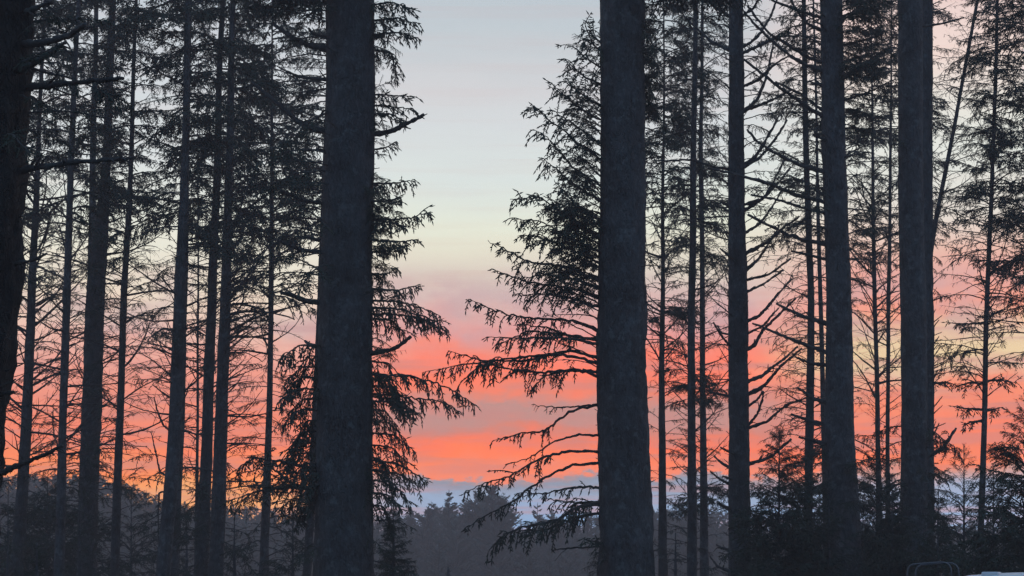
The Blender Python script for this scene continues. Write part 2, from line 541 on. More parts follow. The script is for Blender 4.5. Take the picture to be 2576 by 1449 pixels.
# ------------------------------------------------------------------ trees
def trunk_mesh(ctr, rad, sides, seed, rough=0.03, barkname='bark'):
    n = len(ctr)
    th = np.arange(sides) * 2 * math.pi / sides
    V = np.zeros((n, sides, 3))
    for i in range(n):
        for j in range(sides):
            c, s_ = math.cos(th[j]), math.sin(th[j])
            z = ctr[i][2]
            f = 1 + rough * (noise.noise((c * 2 + seed, s_ * 2, z * 1.1)) * 1.1 + 0.9 * noise.noise((c * 5, s_ * 5 + seed, z * 4.0)) + 0.8 * noise.noise((c * 10, s_ * 10 + seed, z * 11.0)) + 1.6 * max(0.0, noise.noise((c * 2.5 + 7, s_ * 2.5 + seed, z * 1.7)) - 0.22) * 2)
            V[i, j] = (ctr[i][0] + c * rad[i] * f, ctr[i][1] + s_ * rad[i] * f, z)
    F = []
    for i in range(n - 1):
        for j in range(sides):
            k = (j + 1) % sides
            F.append((i * sides + j, i * sides + k, (i + 1) * sides + k, (i + 1) * sides + j))
    F.append(tuple(range(sides))[::-1])
    F.append(tuple((n - 1) * sides + j for j in range(sides)))
    mb = MB()
    mb.add(V.reshape(-1, 3), F, 0)
    return mb.mesh('trunk', [barkname], smooth=True)

class Tree:
    def __init__(s, name, label, Y, line, extra=7.0, seed=1, barkname='bark', rough=0.07, flare=0.25, cat='tree', tip=None):
        """line: (x, y, width) down the trunk in frame units at distance Y, top to bottom"""
        s.Y = Y
        s.line = line
        pts = [(at(x, y, Y), w * mpp(Y) / 2) for x, y, w in line]
        P = np.array([p for p, _ in pts]); Rr = np.array([r for _, r in pts])
        order = np.argsort(P[:, 2])
        P, Rr = P[order], Rr[order]
        # carry on down into the ground and up to the leader
        dz = P[1, 2] - P[0, 2]
        slope = (P[1] - P[0]) / dz
        base = P[0].copy()
        for _ in range(3):
            g = gz(base[0], Y) - 0.25
            base = P[0] + slope * (g - P[0, 2])
        s.ground = gz(base[0], Y)
        sl_t = (P[-1] - P[-2]) / (P[-1, 2] - P[-2, 2])
        topz = P[-1, 2] + extra
        top = P[-1] + sl_t * extra
        s.P = np.vstack([base, P, top]); s.R = np.concatenate([[Rr[0] * (1.0 + flare * 0.35)], Rr, [0.012]])
        s.topz = topz
        step = 0.075 if Rr.max() > 0.2 else 0.13
        zz = np.arange(s.P[0, 2], topz, step)
        ctr = np.array([s.c(z) + np.array([noise.noise((z * 0.35, seed * 3.1, 0)), noise.noise((z * 0.35, 0, seed * 3.1)), 0]) * (0.02 + 0.05 * s.r(z)) for z in zz]); rad = np.array([s.r(z) for z in zz])
        h = np.clip((zz - s.ground) / 1.0, 0, 1)
        rad = rad * (1 + flare * (1 - h) ** 2)
        loc = Vector(s.c(s.ground))
        s.o = thing(name, label, cat, loc)
        sides = int(max(9, min(44, Rr.max() / mpp(Y) * 0.7)))
        me = trunk_mesh(ctr - np.array(loc), rad, sides, seed, rough, barkname)
        link('trunk', me, s.o)
        s.rng = random.Random(seed * 7 + 3)
        s.nrng = np.random.default_rng(seed * 13 + 5)
    def c(s, z):
        return np.array([np.interp(z, s.P[:, 2], s.P[:, i]) for i in range(3)])
    def r(s, z):
        return float(np.interp(z, s.P[:, 2], s.R))
    def zy(s, y):
        return at(CX, y, s.Y)[2]
    def zone(s, y0, y1, n, kinds, lens, pitch=(-10, 25), az=None):
        """n random branches between frame heights y0 and y1; kinds: weighted list"""
        for i in range(n):
            z = s.zy(y0 + (y1 - y0) * (i + s.rng.random()) / n)
            if z > s.topz - 0.3:
                continue
            a = s.rng.uniform(*az) if az else s.rng.uniform(0, 360)
            if az is None and s.rng.random() < 0.45:          # whorls lean to the open sides of the row
                a = s.rng.choice((0, 180)) + s.rng.gauss(0, 30)
            a, p = R(a), R(s.rng.uniform(*pitch))
            d = (math.cos(a) * math.cos(p), math.sin(a) * math.cos(p), math.sin(p))
            c = s.c(z)
            b = c + np.array([math.cos(a), math.sin(a), 0]) * s.r(z) * 0.8
            k = s.rng.choice(kinds)
            f = min(1, (s.topz - z) / 5 + 0.15)
            place(s.o, k, b, d, s.rng.uniform(*lens) * f, R(s.rng.gauss(0, 14)))
    def path(s, pts, dy=0.0):
        """frame polyline -> tree-local 3-D polyline, first point on the trunk, dy metres toward/away at the tip"""
        n = len(pts)
        out = []
        for i, (x, y) in enumerate(pts):
            Y = s.Y + dy * i / max(1, n - 1)
            out.append(at(x, y, Y))
        c = s.c(out[0][2])
        d = out[1] - c
        out[0] = c + d / (np.linalg.norm(d) + 1e-9) * s.r(out[0][2]) * 0.6
        return np.array(out) - np.array(s.o.location)
    def limb(s, pts, r0, r1, dy=None, side_n=5, sl=0.2, name='dead_branch'):
        dy = s.rng.uniform(-0.5, 0.5) if dy is None else dy
        a = resample(s.path(pts, dy), 6 + 5 * len(pts))
        mb = dead(a, r0 * mpp(s.Y), r1 * mpp(s.Y), s.nrng, side_n, sl, 7)
        return link(name, mb.mesh(name, ['dead_wood'], True), s.o)
    def bough(s, pts, r0=3.5, dy=None, **kw):
        dy = s.rng.uniform(-0.7, 0.5) if dy is None else dy
        a = resample(s.path(pts, dy), 10 + 5 * len(pts))
        mb = grow(a, r0 * mpp(s.Y), 0.004, s.nrng, **kw)
        return link('bough', mb.mesh('bough', FW), s.o)

# ------------------------------------------------------------------ the stand of spruces
D1, D2, D3, DL, DD = ['bough_dense'], ['bough_dense', 'bough_mid'], ['bough_mid', 'bough_sparse'], ['bough_lacy'], ['dead_branch']
UP = ['bough_dense', 'bough_dense', 'bough_mid']
TR = []
def tree(*a, **k):
    t_ = Tree(*a, seed=len(TR) + 1, **k)
    TR.append(t_)
    return t_

# old dark spruce at the left edge, close by, with long mossy bare limbs
t0 = tree('spruce_tree', 'old dark spruce with flaking bark and long thick bare mossy limbs, nearest to the camp', 16,
          [(12, 0, 150), (2, 200, 150), (-16, 425, 150), (-22, 650, 150), (-40, 800, 150), (-38, 880, 156), (-52, 960, 152), (-74, 1075, 156), (-92, 1200, 164), (-112, 1449, 180)],
          barkname='bark_old', rough=0.13, extra=5)
t0.limb([(20, 114), (110, 108), (170, 90), (215, 62)], 11, 6, dy=-.8, side_n=6)
t0.limb([(10, 205), (70, 166), (120, 140), (164, 106)], 10, 5, dy=-.7, side_n=5)
t0.limb([(30, 226), (130, 215), (220, 205), (312, 198)], 9, 4.5, dy=-.4, side_n=7)
t0.limb([(0, 440), (110, 420), (200, 405), (340, 397)], 10, 3.5, dy=-.4, side_n=9)
t0.limb([(10, 672), (80, 656), (118, 638)], 6, 3, dy=-.3)
t0.limb([(-60, 1205), (0, 1190), (60, 1163), (110, 1145), (158, 1122)], 10, 4, dy=-.5, side_n=6)
t0.limb([(-10, 60), (70, 28), (130, 4)], 9, 5, dy=-.3)
t0.limb([(0, 772), (44, 750)], 9, 4, side_n=1)
t0.limb([(0, 1002), (36, 985)], 8, 3, side_n=1)
t0.zone(300, 1300, 36, ['stub'], (.06, .22), (-20, 30), az=(-70, 50))
t0.zone(420, 1200, 10, ['bough_sparse'], (.2, .45), (-20, 30), az=(-40, 40))
t0.zone(-150, 420, 16, D3, (.5, 1.0), (-25, 10), az=(-60, 60))

t1 = tree('spruce_tree', 'slim leaning spruce with many bare ascending side sticks beside the dark mossy spruce', 44,
          [(112, 0, 9), (104, 200, 10), (97, 362, 12), (90, 540, 16), (81, 720, 20), (73, 900, 24), (66, 1087, 27), (56, 1250, 30), (43, 1449, 34)])
t1.zone(-250, 560, 58, D2, (.7, 1.5), (-15, 25))
t1.zone(560, 800, 29, D3, (.6, 1.3), (0, 30))
t1.zone(430, 1180, 86, DD, (0.36, 1.88), (-2, 50))
t1.zone(1130, 1480, 29, D3, (.6, 1.3), (-20, 10))
t2 = tree('spruce_tree', 'pale-barked slim straight spruce with whitish lichen, next to the leaning one', 40,
          [(198, 0, 11), (190, 180, 13), (182, 362, 15), (176, 540, 17), (169, 720, 19), (163, 900, 20), (157, 1087, 20), (154, 1250, 23), (149, 1449, 27)])
t2.zone(-250, 600, 50, UP, (.7, 1.5), (-15, 25))
t2.zone(600, 1000, 40, D3, (.5, 1.1), (-5, 30))
t2.zone(520, 1160, 49, DD, (0.30, 1.50), (-9, 49))
t2.zone(1000, 1470, 40, D3, (.5, 1.1), (-25, 10))
t3 = tree('spruce_tree', 'stout dark spruce whose lower trunk covers a thinner one', 46,
          [(284, 0, 17), (277, 180, 19), (270, 362, 21), (260, 520, 30), (252, 600, 40), (243, 720, 46), (237, 900, 48), (230, 1087, 49), (224, 1250, 49), (217, 1449, 50)])
t3.zone(-250, 520, 54, UP, (.8, 1.7), (-15, 20))
t3.zone(500, 1100, 56, D3, (.5, 1.1), (-10, 25))
t3.zone(560, 1150, 37, DD, (0.30, 1.50), (-9, 44))
t3.zone(1100, 1470, 37, D3, (.6, 1.3), (-25, 10))
t3b = tree('spruce_tree', 'thin spruce half hidden behind the stout dark spruce', 52,
           [(242, 0, 11), (239, 180, 13), (235, 362, 15), (233, 520, 18), (233, 620, 20), (230, 800, 20), (220, 1087, 20), (214, 1449, 24)])
t3b.zone(-250, 520, 48, UP, (.8, 1.6), (-10, 25))
t3b.zone(520, 1200, 21, D3, (.5, 1.2), (-10, 25))
t4 = tree('spruce_tree', 'slender spruce hung with fine lacy twigs between stout and twin trunks', 44,
          [(342, 0, 8), (336, 180, 10), (331, 362, 12), (326, 520, 14), (314, 720, 16), (308, 900, 17), (302, 1087, 19), (295, 1250, 21), (288, 1449, 23)])
t4.zone(-250, 480, 51, UP, (.6, 1.35), (-15, 25))
t4.zone(460, 800, 33, D3, (.5, 1.3), (-5, 30))
t4.zone(640, 1230, 67, DL, (.6, 1.15), (-20, 30))
t4.zone(560, 1100, 29, DD, (0.30, 1.50), (-4, 54))
t4.zone(1200, 1470, 25, D3, (.5, 1.2), (-25, 10))
t5 = tree('spruce_tree', 'tall spruce with a long bark seam and curved bare side shoots', 38,
          [(471, 0, 15), (469, 180, 17), (467, 362, 19), (463, 520, 24), (455, 720, 30), (447, 900, 33), (440, 1087, 35), (429, 1250, 35), (412, 1449, 36)], rough=.05)
t5.zone(-250, 620, 64, UP, (.7, 1.45), (-20, 20))
t5.zone(600, 980, 33, D3, (.5, 1.1), (-20, 20))
t5.zone(600, 1130, 44, DD, (0.30, 1.38), (-9, 54))
t5.zone(1150, 1470, 18, D3, (.5, 1.0), (-30, 5))
t5.limb([(438, 1092), (410, 1070), (395, 1030), (387, 1000)], 3.2, 1.5)
t5.limb([(430, 1010), (405, 985), (384, 968)], 2.6, 1.2)
t5.limb([(428, 1200), (402, 1190), (388, 1120), (380, 1085)], 3, 1.2)
t5.limb([(425, 1240), (400, 1235), (398, 1330), (400, 1400)], 2.5, 1.2)
t5.bough([(440, 832), (410, 826), (372, 852)], sec=.3, step=.05, hang=1.1, s0=.1)
t5b = tree('spruce_tree', 'slender trunk pressed close behind the seamed spruce', 46,
           [(466, 600, 14), (463, 720, 17), (458, 900, 20), (453, 1087, 22), (446, 1250, 23), (436, 1449, 25)], extra=6)
t5b.zone(300, 1000, 26, D3, (.5, 1.2), (-10, 25))
t5c = tree('spruce_tree', 'bare pole-thin young trunk just left of the twin spruces', 50,
           [(498, 600, 4), (498, 720, 5), (497, 900, 6), (497, 1087, 7), (496, 1250, 9), (494, 1449, 12)], extra=5)
t5c.zone(620, 1200, 47, DD, (0.24, 1.12), (-9, 59))
t5c.zone(300, 640, 16, D2, (.5, 1.0), (-10, 25))
t5c.zone(1000, 1450, 22, D3, (.4, .8), (-10, 25))
t6 = tree('spruce_tree', 'straight twin spruce with many bare sticks, left one of the close pair', 42,
          [(560, 0, 13), (553, 180, 15), (549, 362, 17), (542, 540, 20), (534, 720, 23), (527, 900, 26), (521, 1087, 28), (514, 1250, 31), (506, 1449, 36)])
t6.zone(-250, 560, 58, UP, (.8, 1.6), (-15, 20))
t6.zone(560, 1100, 49, DD, (0.30, 1.38), (-14, 54))
t6.zone(560, 900, 22, D3, (.5, 1.0), (-15, 20))
t6.zone(1180, 1470, 25, D3, (.5, 1.1), (-30, 5))
t6b = tree('spruce_tree', 'straight twin spruce with sticks and short foliage sprays, right one of the close pair', 40,
           [(586, 0, 14), (582, 180, 17), (579, 362, 19), (574, 540, 22), (568, 720, 26), (562, 900, 29), (556, 1087, 32), (550, 1250, 35), (543, 1449, 38)])
t6b.zone(-250, 600, 61, UP, (.8, 1.6), (-15, 20))
t6b.zone(560, 900, 49, DD, (0.42, 1.62), (-6, 49), az=(-70, 70))
t6b.zone(640, 1160, 33, D3, (.4, .9), (-5, 30), az=(-80, 80))
t6b.zone(860, 1150, 18, DD, (0.30, 1.38), (-2, 49), az=(-60, 60))
t6b.bough([(570, 770), (605, 764), (655, 775), (690, 815)], sec=.4, step=.045, hang=.9, s0=.2)
t6b.bough([(565, 815), (600, 800), (640, 790), (668, 770)], sec=.25, step=.06, hang=.6, s0=.3)
t6b.zone(1160, 1470, 18, ['bough_mid'], (.7, 1.5), (-25, 10))
t7 = tree('spruce_tree', 'thin spruce with a bare lower stem standing alone left of the massive trunk', 48,
          [(684, 300, 5), (684, 480, 9), (683, 650, 12), (680, 850, 13), (677, 1050, 16), (670, 1250, 19), (662, 1449, 24)], extra=6)
t7.zone(-150, 560, 61, UP, (.9, 1.9), (-15, 15))
t7.zone(540, 760, 19, D2, (.8, 1.5), (-15, 20))
t7.zone(560, 900, 40, DD, (0.42, 1.75), (-9, 49))
t7.zone(860, 1230, 35, ['bough_mid'], (.5, 1.0), (-25, 10))
t7.zone(1180, 1480, 24, ['bough_mid', 'bough_sparse'], (.8, 1.7), (-25, 10))
t7b = tree('spruce_tree', 'slender pole leaning out from behind the massive left trunk', 44,
           [(806, 700, 14), (797, 950, 18), (789, 1130, 19), (781, 1300, 20), (772, 1449, 22)], extra=8)
t7b.zone(-100, 700, 45, D2, (.8, 1.6), (-15, 20))
t7b.zone(1000, 1450, 21, D3, (.6, 1.2), (-25, 10))

# massive left trunk
t8 = tree('spruce_tree', 'massive smooth dark trunk with stout broken limb stubs on the left of the open gap', 28,
          [(880, 0, 124), (878, 300, 126), (876, 500, 128), (873, 700, 131), (869, 1000, 137), (866, 1200, 141), (864, 1320, 144), (863, 1449, 148)], rough=.032, extra=8)
t8.limb([(944, 348), (985, 330), (1030, 308), (1066, 288)], 8, 4.5, side_n=6, sl=.15)
t8.limb([(940, 897), (985, 880), (1015, 862), (1032, 848)], 8, 4, side_n=5, sl=.12)
t8.limb([(945, 105), (965, 90)], 8, 5, side_n=1)
t8.limb([(812, 140), (770, 112), (725, 88), (690, 62)], 9, 5, side_n=4)
t8.limb([(814, 108), (790, 88), (775, 70)], 6, 3, side_n=2)
t8.limb([(810, 350), (760, 315), (690, 255), (634, 208)], 9, 4.5, side_n=6)
t8.limb([(812, 205), (760, 195), (720, 180)], 6, 3, side_n=3)
t8.limb([(808, 520), (760, 505), (705, 480)], 6, 3.5, side_n=3)
t8.limb([(806, 640), (755, 630), (700, 605)], 7, 3.5, side_n=3)
t8.limb([(804, 620), (770, 595)], 5, 3, side_n=2)
t8.limb([(806, 770), (765, 757), (735, 742), (708, 736)], 8, 5, side_n=2, sl=.1)
t8.limb([(803, 885), (780, 868), (768, 858)], 7, 3.5, side_n=2, sl=.1)
tass = dict(sec=.27, step=.03, hang=1.3, s0=.05, twig=.09, tw_r=.0105)
for pts in ([(942, 20), (990, 5), (1040, 30)], [(942, 60), (1000, 45), (1048, 60)], [(942, 95), (1000, 80), (1050, 95)],
            [(942, 120), (985, 130), (995, 200)], [(942, 235), (985, 240), (1038, 243)], [(942, 262), (980, 268), (1040, 275)],
            [(942, 290), (980, 285), (1010, 300)], [(942, 385), (970, 372), (998, 355)]):
    t8.bough(pts, 2.8, sec=.24, step=.03, hang=.95, s0=.05, twig=.085, tw_r=.012)
for pts in ([(940, 462), (985, 462), (1044, 452)], [(940, 510), (975, 506), (1015, 494)], [(940, 552), (1000, 552), (1045, 545), (1086, 532)],
            [(940, 545), (985, 560), (1020, 570)], [(940, 600), (1000, 608), (1050, 603)], [(940, 640), (975, 632), (1010, 620)],
            [(938, 690), (970, 690), (1000, 672)], [(938, 725), (1000, 730), (1060, 715)]):
    t8.bough(pts, 3.4, sec=.24, step=.026, hang=1.25, s0=.02, twig=.085, tw_r=.012)
t8.zone(430, 760, 30, ['bough_mid', 'bough_dense'], (.25, .55), (-15, 12), az=(-45, 45))
t8.zone(-20, 150, 14, ['bough_mid', 'bough_lacy'], (.35, .62), (-35, 15), az=(-40, 40))
t8.zone(200, 400, 10, ['bough_mid'], (.25, .5), (-10, 25), az=(-40, 40))
t8.zone(820, 960, 12, ['bough_lacy', 'bough_mid'], (.3, .6), (-25, 15), az=(-40, 40))
for pts in ([(938, 755), (1000, 758), (1060, 775), (1110, 795)], [(938, 770), (1010, 778), (1080, 800), (1130, 832)], [(938, 790), (990, 790), (1060, 800), (1120, 830)],
            [(938, 800), (985, 805), (1020, 840)], [(938, 945), (1030, 945), (1120, 970), (1200, 1020)], [(938, 985), (1040, 1000), (1110, 1010), (1160, 1036)],
            [(938, 940), (980, 960), (1010, 1010), (1020, 1060)], [(938, 1010), (985, 1010), (1030, 1030), (1048, 1060)]):
    t8.bough(pts, 3, **tass)
for y in range(905, 1290, 30):
    x1 = 975 + 65 * t8.rng.random() + (25 if y < 1100 else 0)
    t8.bough([(938, y), ((938 + x1) / 2, y + 8), (x1, y + 45 + 25 * t8.rng.random())], 2.5, **tass)
for pts in ([(938, 1150), (1000, 1165), (1050, 1195), (1078, 1215)], [(938, 1175), (1000, 1190), (1060, 1230)]):
    t8.bough(pts, 3, **tass)
for y in range(872, 1290, 27):
    x1 = 700 + 60 * t8.rng.random()
    t8.bough([(797, y), ((797 + x1) / 2, y - 4), (x1, y + 25 + 25 * t8.rng.random())], 2.5, sec=.3, step=.026, hang=1.3, s0=.15, twig=.095, tw_r=.013)
for pts in ([(797, 1190), (720, 1165), (640, 1150), (585, 1185)], [(797, 1235), (720, 1225), (650, 1235), (575, 1262)], [(797, 1245), (740, 1220), (690, 1180), (655, 1165)]):
    t8.bough(pts, 4.5, sec=.4, step=.04, hang=.8, s0=.1)
t8.zone(-250, -20, 26, D2, (1.0, 1.8), (-20, 10), az=(100, 260))
t8.zone(0, 700, 34, D3, (.6, 1.3), (-25, 10), az=(140, 250))
t8.zone(1290, 1500, 10, ['bough_mid'], (.4, .8), (-30, 0))

# massive right trunk
t9 = tree('spruce_tree', 'massive dark trunk with long sweeping drooping boughs on the right of the open gap', 30,
          [(1566, 0, 113), (1566, 300, 113), (1565, 500, 114), (1565, 800, 120), (1567, 1000, 124), (1572, 1150, 126), (1575, 1290, 130), (1579, 1449, 135)], rough=.055, extra=8)
upk = dict(sec=.46, step=.042, hang=.75, s0=.12, twig=.085, tw_r=.012)
for pts in ([(1512, 175), (1490, 110), (1468, 52)], [(1512, 150), (1495, 95), (1490, 60)], [(1512, 240), (1465, 190), (1420, 148)], [(1512, 200), (1478, 150), (1445, 120)],
            [(1512, 335), (1450, 265), (1385, 208)], [(1512, 300), (1460, 235), (1415, 200)], [(1512, 440), (1430, 340), (1337, 266)], [(1512, 400), (1440, 310), (1380, 270)],
            [(1512, 500), (1440, 420), (1372, 340), (1342, 325)], [(1512, 545), (1440, 460), (1362, 395)], [(1512, 590), (1450, 520), (1392, 452)],
            [(1512, 640), (1430, 545), (1350, 490), (1285, 505)], [(1512, 665), (1440, 600), (1360, 555), (1290, 552)], [(1512, 690), (1440, 630), (1370, 600), (1310, 590)],
            [(1512, 570), (1450, 560), (1400, 600), (1330, 620)]):
    t9.bough(pts, 3.2, **upk)
for pts in ([(1510, 735), (1430, 672), (1320, 655), (1228, 605)], [(1510, 770), (1440, 725), (1330, 712), (1234, 676)], [(1510, 745), (1440, 700), (1370, 690), (1310, 700)],
            [(1510, 790), (1440, 750), (1360, 740), (1300, 745)]):
    t9.bough(pts, 4, sec=.4, step=.042, hang=.9, s0=.15, twig=.085, tw_r=.012)
lowk = dict(sec=.36, step=.045, hang=1.25, s0=.28, twig=.085, tw_r=.0115)
for pts in ([(1508, 855), (1440, 805), (1330, 800), (1250, 785), (1180, 752)], [(1508, 870), (1440, 845), (1360, 820), (1300, 815)], [(1508, 880), (1430, 850), (1320, 850), (1225, 848)],
            [(1508, 862), (1420, 842), (1330, 830), (1250, 868)],
            [(1508, 915), (1430, 880), (1330, 908), (1220, 908), (1125, 882)], [(1508, 935), (1440, 895), (1380, 890), (1300, 902), (1200, 912), (1120, 925), (1062, 938)],
            [(1508, 965), (1450, 928), (1370, 938), (1290, 930), (1210, 915), (1165, 955), (1140, 985)], [(1508, 940), (1440, 930), (1370, 945), (1330, 985)]):
    t9.bough(pts, 4, **lowk)
thin = dict(sec=.20, step=.06, hang=1.0, twig=.07, tw_r=.009, fill=.8)
t9.bough([(1506, 1015), (1450, 1022), (1400, 1025), (1335, 1018)], 2.6, s0=.5, bare=.6, **thin)
t9.bough([(1506, 1008), (1440, 1030), (1370, 1085), (1300, 1090), (1240, 1112)], 3.4, s0=.45, sec=.28, step=.045, hang=1.0, twig=.075, tw_r=.011)
t9.bough([(1508, 1097), (1450, 1093), (1390, 1112), (1330, 1155), (1270, 1170)], 3.0, s0=.55, **thin)
t9.bough([(1508, 1137), (1420, 1135), (1350, 1155), (1290, 1195), (1220, 1215), (1165, 1240)], 3.6, s0=.35, sec=.34, step=.04, hang=1.1, twig=.08, tw_r=.012)
t9.bough([(1508, 1165), (1440, 1168), (1370, 1200), (1300, 1255), (1240, 1290), (1200, 1305), (1168, 1338)], 3.6, s0=.42, sec=.3, step=.05, hang=1.2, twig=.08, tw_r=.011)
t9.bough([(1508, 1225), (1440, 1225), (1370, 1242), (1300, 1240)], 3, s0=.2, sec=.24, step=.05, hang=1.0, twig=.075, tw_r=.011)
t9.bough([(1508, 1262), (1440, 1265), (1380, 1255)], 4, s0=.15, sec=.35, step=.035, hang=.8, twig=.08, tw_r=.013)
t9.bough([(1508, 1255), (1450, 1275), (1400, 1310), (1320, 1325), (1260, 1345), (1225, 1395)], 5, s0=.12, sec=.42, step=.033, hang=1.3, twig=.09, tw_r=.013)
t9.bough([(1508, 1282), (1440, 1300), (1380, 1330), (1300, 1345)], 4, s0=.2, sec=.45, step=.045, hang=1.5, twig=.085, tw_r=.012)
t9.limb([(1510, 1372), (1450, 1378), (1388, 1384)], 2.6, 1.6, side_n=2)
t9.bough([(1512, 1378), (1490, 1362), (1468, 1355)], 3, s0=.1, sec=.2, step=.04, hang=.5)
t9.zone(1380, 1500, 14, ['bough_mid'], (.3, .6), (-20, 20), az=(130, 230))
t9.zone(-250, 0, 20, D2, (1.0, 1.8), (-10, 15), az=(-80, 80))
t9.zone(120, 300, 12, ['bough_mid'], (.3, .6), (25, 50), az=(145, 215))
t9.zone(280, 520, 26, ['bough_mid'], (.6, 1.0), (22, 48), az=(145, 215))
t9.zone(500, 780, 30, ['bough_mid', 'bough_dense'], (.7, 1.15), (15, 42), az=(145, 215))
t9.zone(780, 950, 10, ['bough_sparse'], (.6, 1.2), (5, 25), az=(150, 210))
t9.zone(0, 260, 16, D2, (.5, .9), (-60, -20), az=(-70, 60))
t9.zone(260, 900, 14, D3, (.5, 1.0), (-20, 30), az=(-70, 60))
t9.zone(0, 1400, 60, ['stub'], (.08, .2), (0, 30))

# right-hand stand
t10 = tree('spruce_tree', 'thin spruce just right of the massive right trunk with crossing bare twigs', 44,
           [(1670, 150, 4), (1669, 362, 7), (1667, 540, 9), (1667, 720, 11), (1666, 900, 14), (1666, 1087, 17), (1667, 1449, 23)], extra=5)
t10.zone(-100, 520, 102, ['bough_mid', 'bough_mid', 'bough_dense'], (.7, 1.3), (-20, 25))
t10.zone(500, 1000, 54, DD, (0.36, 1.50), (6, 64))
t10.zone(520, 1220, 47, D3, (.4, .9), (-15, 35))
t10.zone(1180, 1460, 17, D3, (.4, .9), (-20, 20))
t10.zone(770, 800, 8, D1, (.7, 1.0), (-5, 10))
t11 = tree('spruce_tree', 'slim straight spruce, taller left stem of a close pair', 42,
           [(1751, 0, 12), (1748, 180, 13), (1745, 362, 15), (1743, 540, 17), (1741, 720, 18), (1739, 900, 19), (1739, 1087, 20), (1740, 1250, 23), (1741, 1449, 26)])
t11.zone(-250, 700, 85, ['bough_mid', 'bough_dense'], (.5, 1.1), (-15, 25))
t11.zone(600, 1250, 40, DD, (0.24, 1.25), (1, 59))
t11.zone(700, 1460, 44, D3, (.4, .8), (-15, 25))
t11.zone(930, 1020, 13, D1, (.5, .9), (-10, 15))
t11b = tree('spruce_tree', 'slim spruce, thinner right stem of a close pair, tufted with short sprays', 46,
            [(1767, 0, 7), (1765, 180, 9), (1763, 362, 11), (1765, 540, 12), (1767, 720, 13), (1768, 900, 14), (1769, 1087, 16), (1770, 1250, 19), (1771, 1449, 23)])
t11b.zone(-250, 560, 95, ['bough_mid', 'bough_sparse', 'bough_mid'], (.6, 1.2), (-25, 20))
t11b.zone(560, 1300, 74, D3, (.4, .9), (-15, 30))
t11b.zone(600, 1350, 51, DD, (0.24, 1.25), (-4, 54))
t11b.zone(1220, 1280, 11, D1, (.6, .9), (-10, 10))

t12 = tree('spruce_tree', 'bare spruce trunk with steeply rising dead limbs on its right side', 36,
           [(1852, 0, 36), (1852, 180, 38), (1852, 362, 40), (1853, 540, 43), (1855, 720, 47), (1857, 900, 49), (1859, 1087, 50), (1860, 1250, 52), (1861, 1449, 56)])
for pts, r in (([(1882, 817), (1910, 795), (1935, 765), (1972, 724), (1992, 702)], 4), ([(1884, 892), (1900, 868), (1918, 832), (1955, 795), (2002, 750)], 4.5),
               ([(1884, 850), (1920, 820), (1948, 785), (1958, 775)], 3), ([(1885, 968), (1920, 945), (1940, 925), (1970, 905), (2006, 872)], 4.5),
               ([(1885, 1004), (1922, 972), (1960, 925), (2016, 876)], 5), ([(1894, 1100), (1906, 1040), (1918, 1005), (1920, 985)], 3.5), ([(1885, 1040), (1905, 1005), (1920, 985)], 3),
               ([(1875, 48), (1895, 22), (1912, -10)], 3.5), ([(1875, 128), (1900, 100), (1935, 50), (1958, -15)], 3.5), ([(1875, 142), (1920, 110), (1965, 90), (2010, 92)], 4),
               ([(1875, 225), (1910, 200), (1950, 160), (1985, 140)], 3.5), ([(1875, 300), (1905, 250), (1930, 190), (1945, 110)], 4), ([(1875, 285), (1915, 262), (1960, 245), (1990, 225)], 4),
               ([(1878, 430), (1905, 390), (1940, 330), (1960, 290)], 4.5), ([(1878, 435), (1920, 390), (1955, 345), (1980, 300)], 3.5), ([(1878, 520), (1920, 500), (1945, 460), (1975, 400)], 3.5),
               ([(1878, 540), (1920, 500), (1958, 460), (1990, 420)], 4), ([(1880, 600), (1915, 560), (1950, 510), (1965, 480)], 3.5), ([(1882, 648), (1930, 610), (1975, 570), (2010, 545)], 4.5),
               ([(1882, 700), (1910, 650), (1945, 595), (1960, 570)], 4), ([(1882, 710), (1935, 690), (1990, 650)], 3), ([(1884, 745), (1920, 715), (1970, 680)], 3),
               ([(1895, 1085), (1930, 1060), (1975, 1020), (2030, 1000)], 4), ([(1895, 1175), (1940, 1150), (1990, 1105)], 4.5)):
    t12.limb(pts, r * 1.2, 2.4, side_n=7, sl=.16)
for pts, r in (([(1834, 890), (1818, 850), (1795, 812)], 4), ([(1834, 845), (1815, 838), (1806, 820)], 3), ([(1834, 1190), (1815, 1165), (1797, 1148)], 5), ([(1834, 1232), (1810, 1205), (1786, 1186)], 4.5),
               ([(1834, 1212), (1818, 1198)], 4), ([(1834, 1290), (1818, 1272), (1804, 1262)], 4.5), ([(1834, 1390), (1815, 1378), (1803, 1370)], 4), ([(1834, 1449), (1805, 1425), (1786, 1400)], 4.5),
               ([(1832, 50), (1800, 20), (1780, -5)], 4), ([(1832, 135), (1790, 105), (1740, 60), (1690, 10)], 4.5), ([(1834, 430), (1790, 418), (1740, 402), (1640, 405)], 4), ([(1834, 480), (1815, 450)], 4),
               ([(1834, 660), (1812, 625)], 5), ([(1834, 530), (1815, 510)], 4), ([(1834, 1000), (1800, 990), (1785, 985)], 4), ([(1834, 1150), (1812, 1125)], 4)):
    t12.limb(pts, r, 2, side_n=3, sl=.14)
t12.zone(-200, 700, 37, D3, (.5, 1.0), (-10, 30), az=(-60, 60))
t12.zone(-200, 1000, 37, DD, (0.18, 1.00), (-4, 54), az=(110, 250))
t12.zone(0, 900, 30, D3, (.4, .8), (-10, 20), az=(120, 240))
t12.zone(0, 1449, 40, ['stub'], (.1, .25), (10, 45))

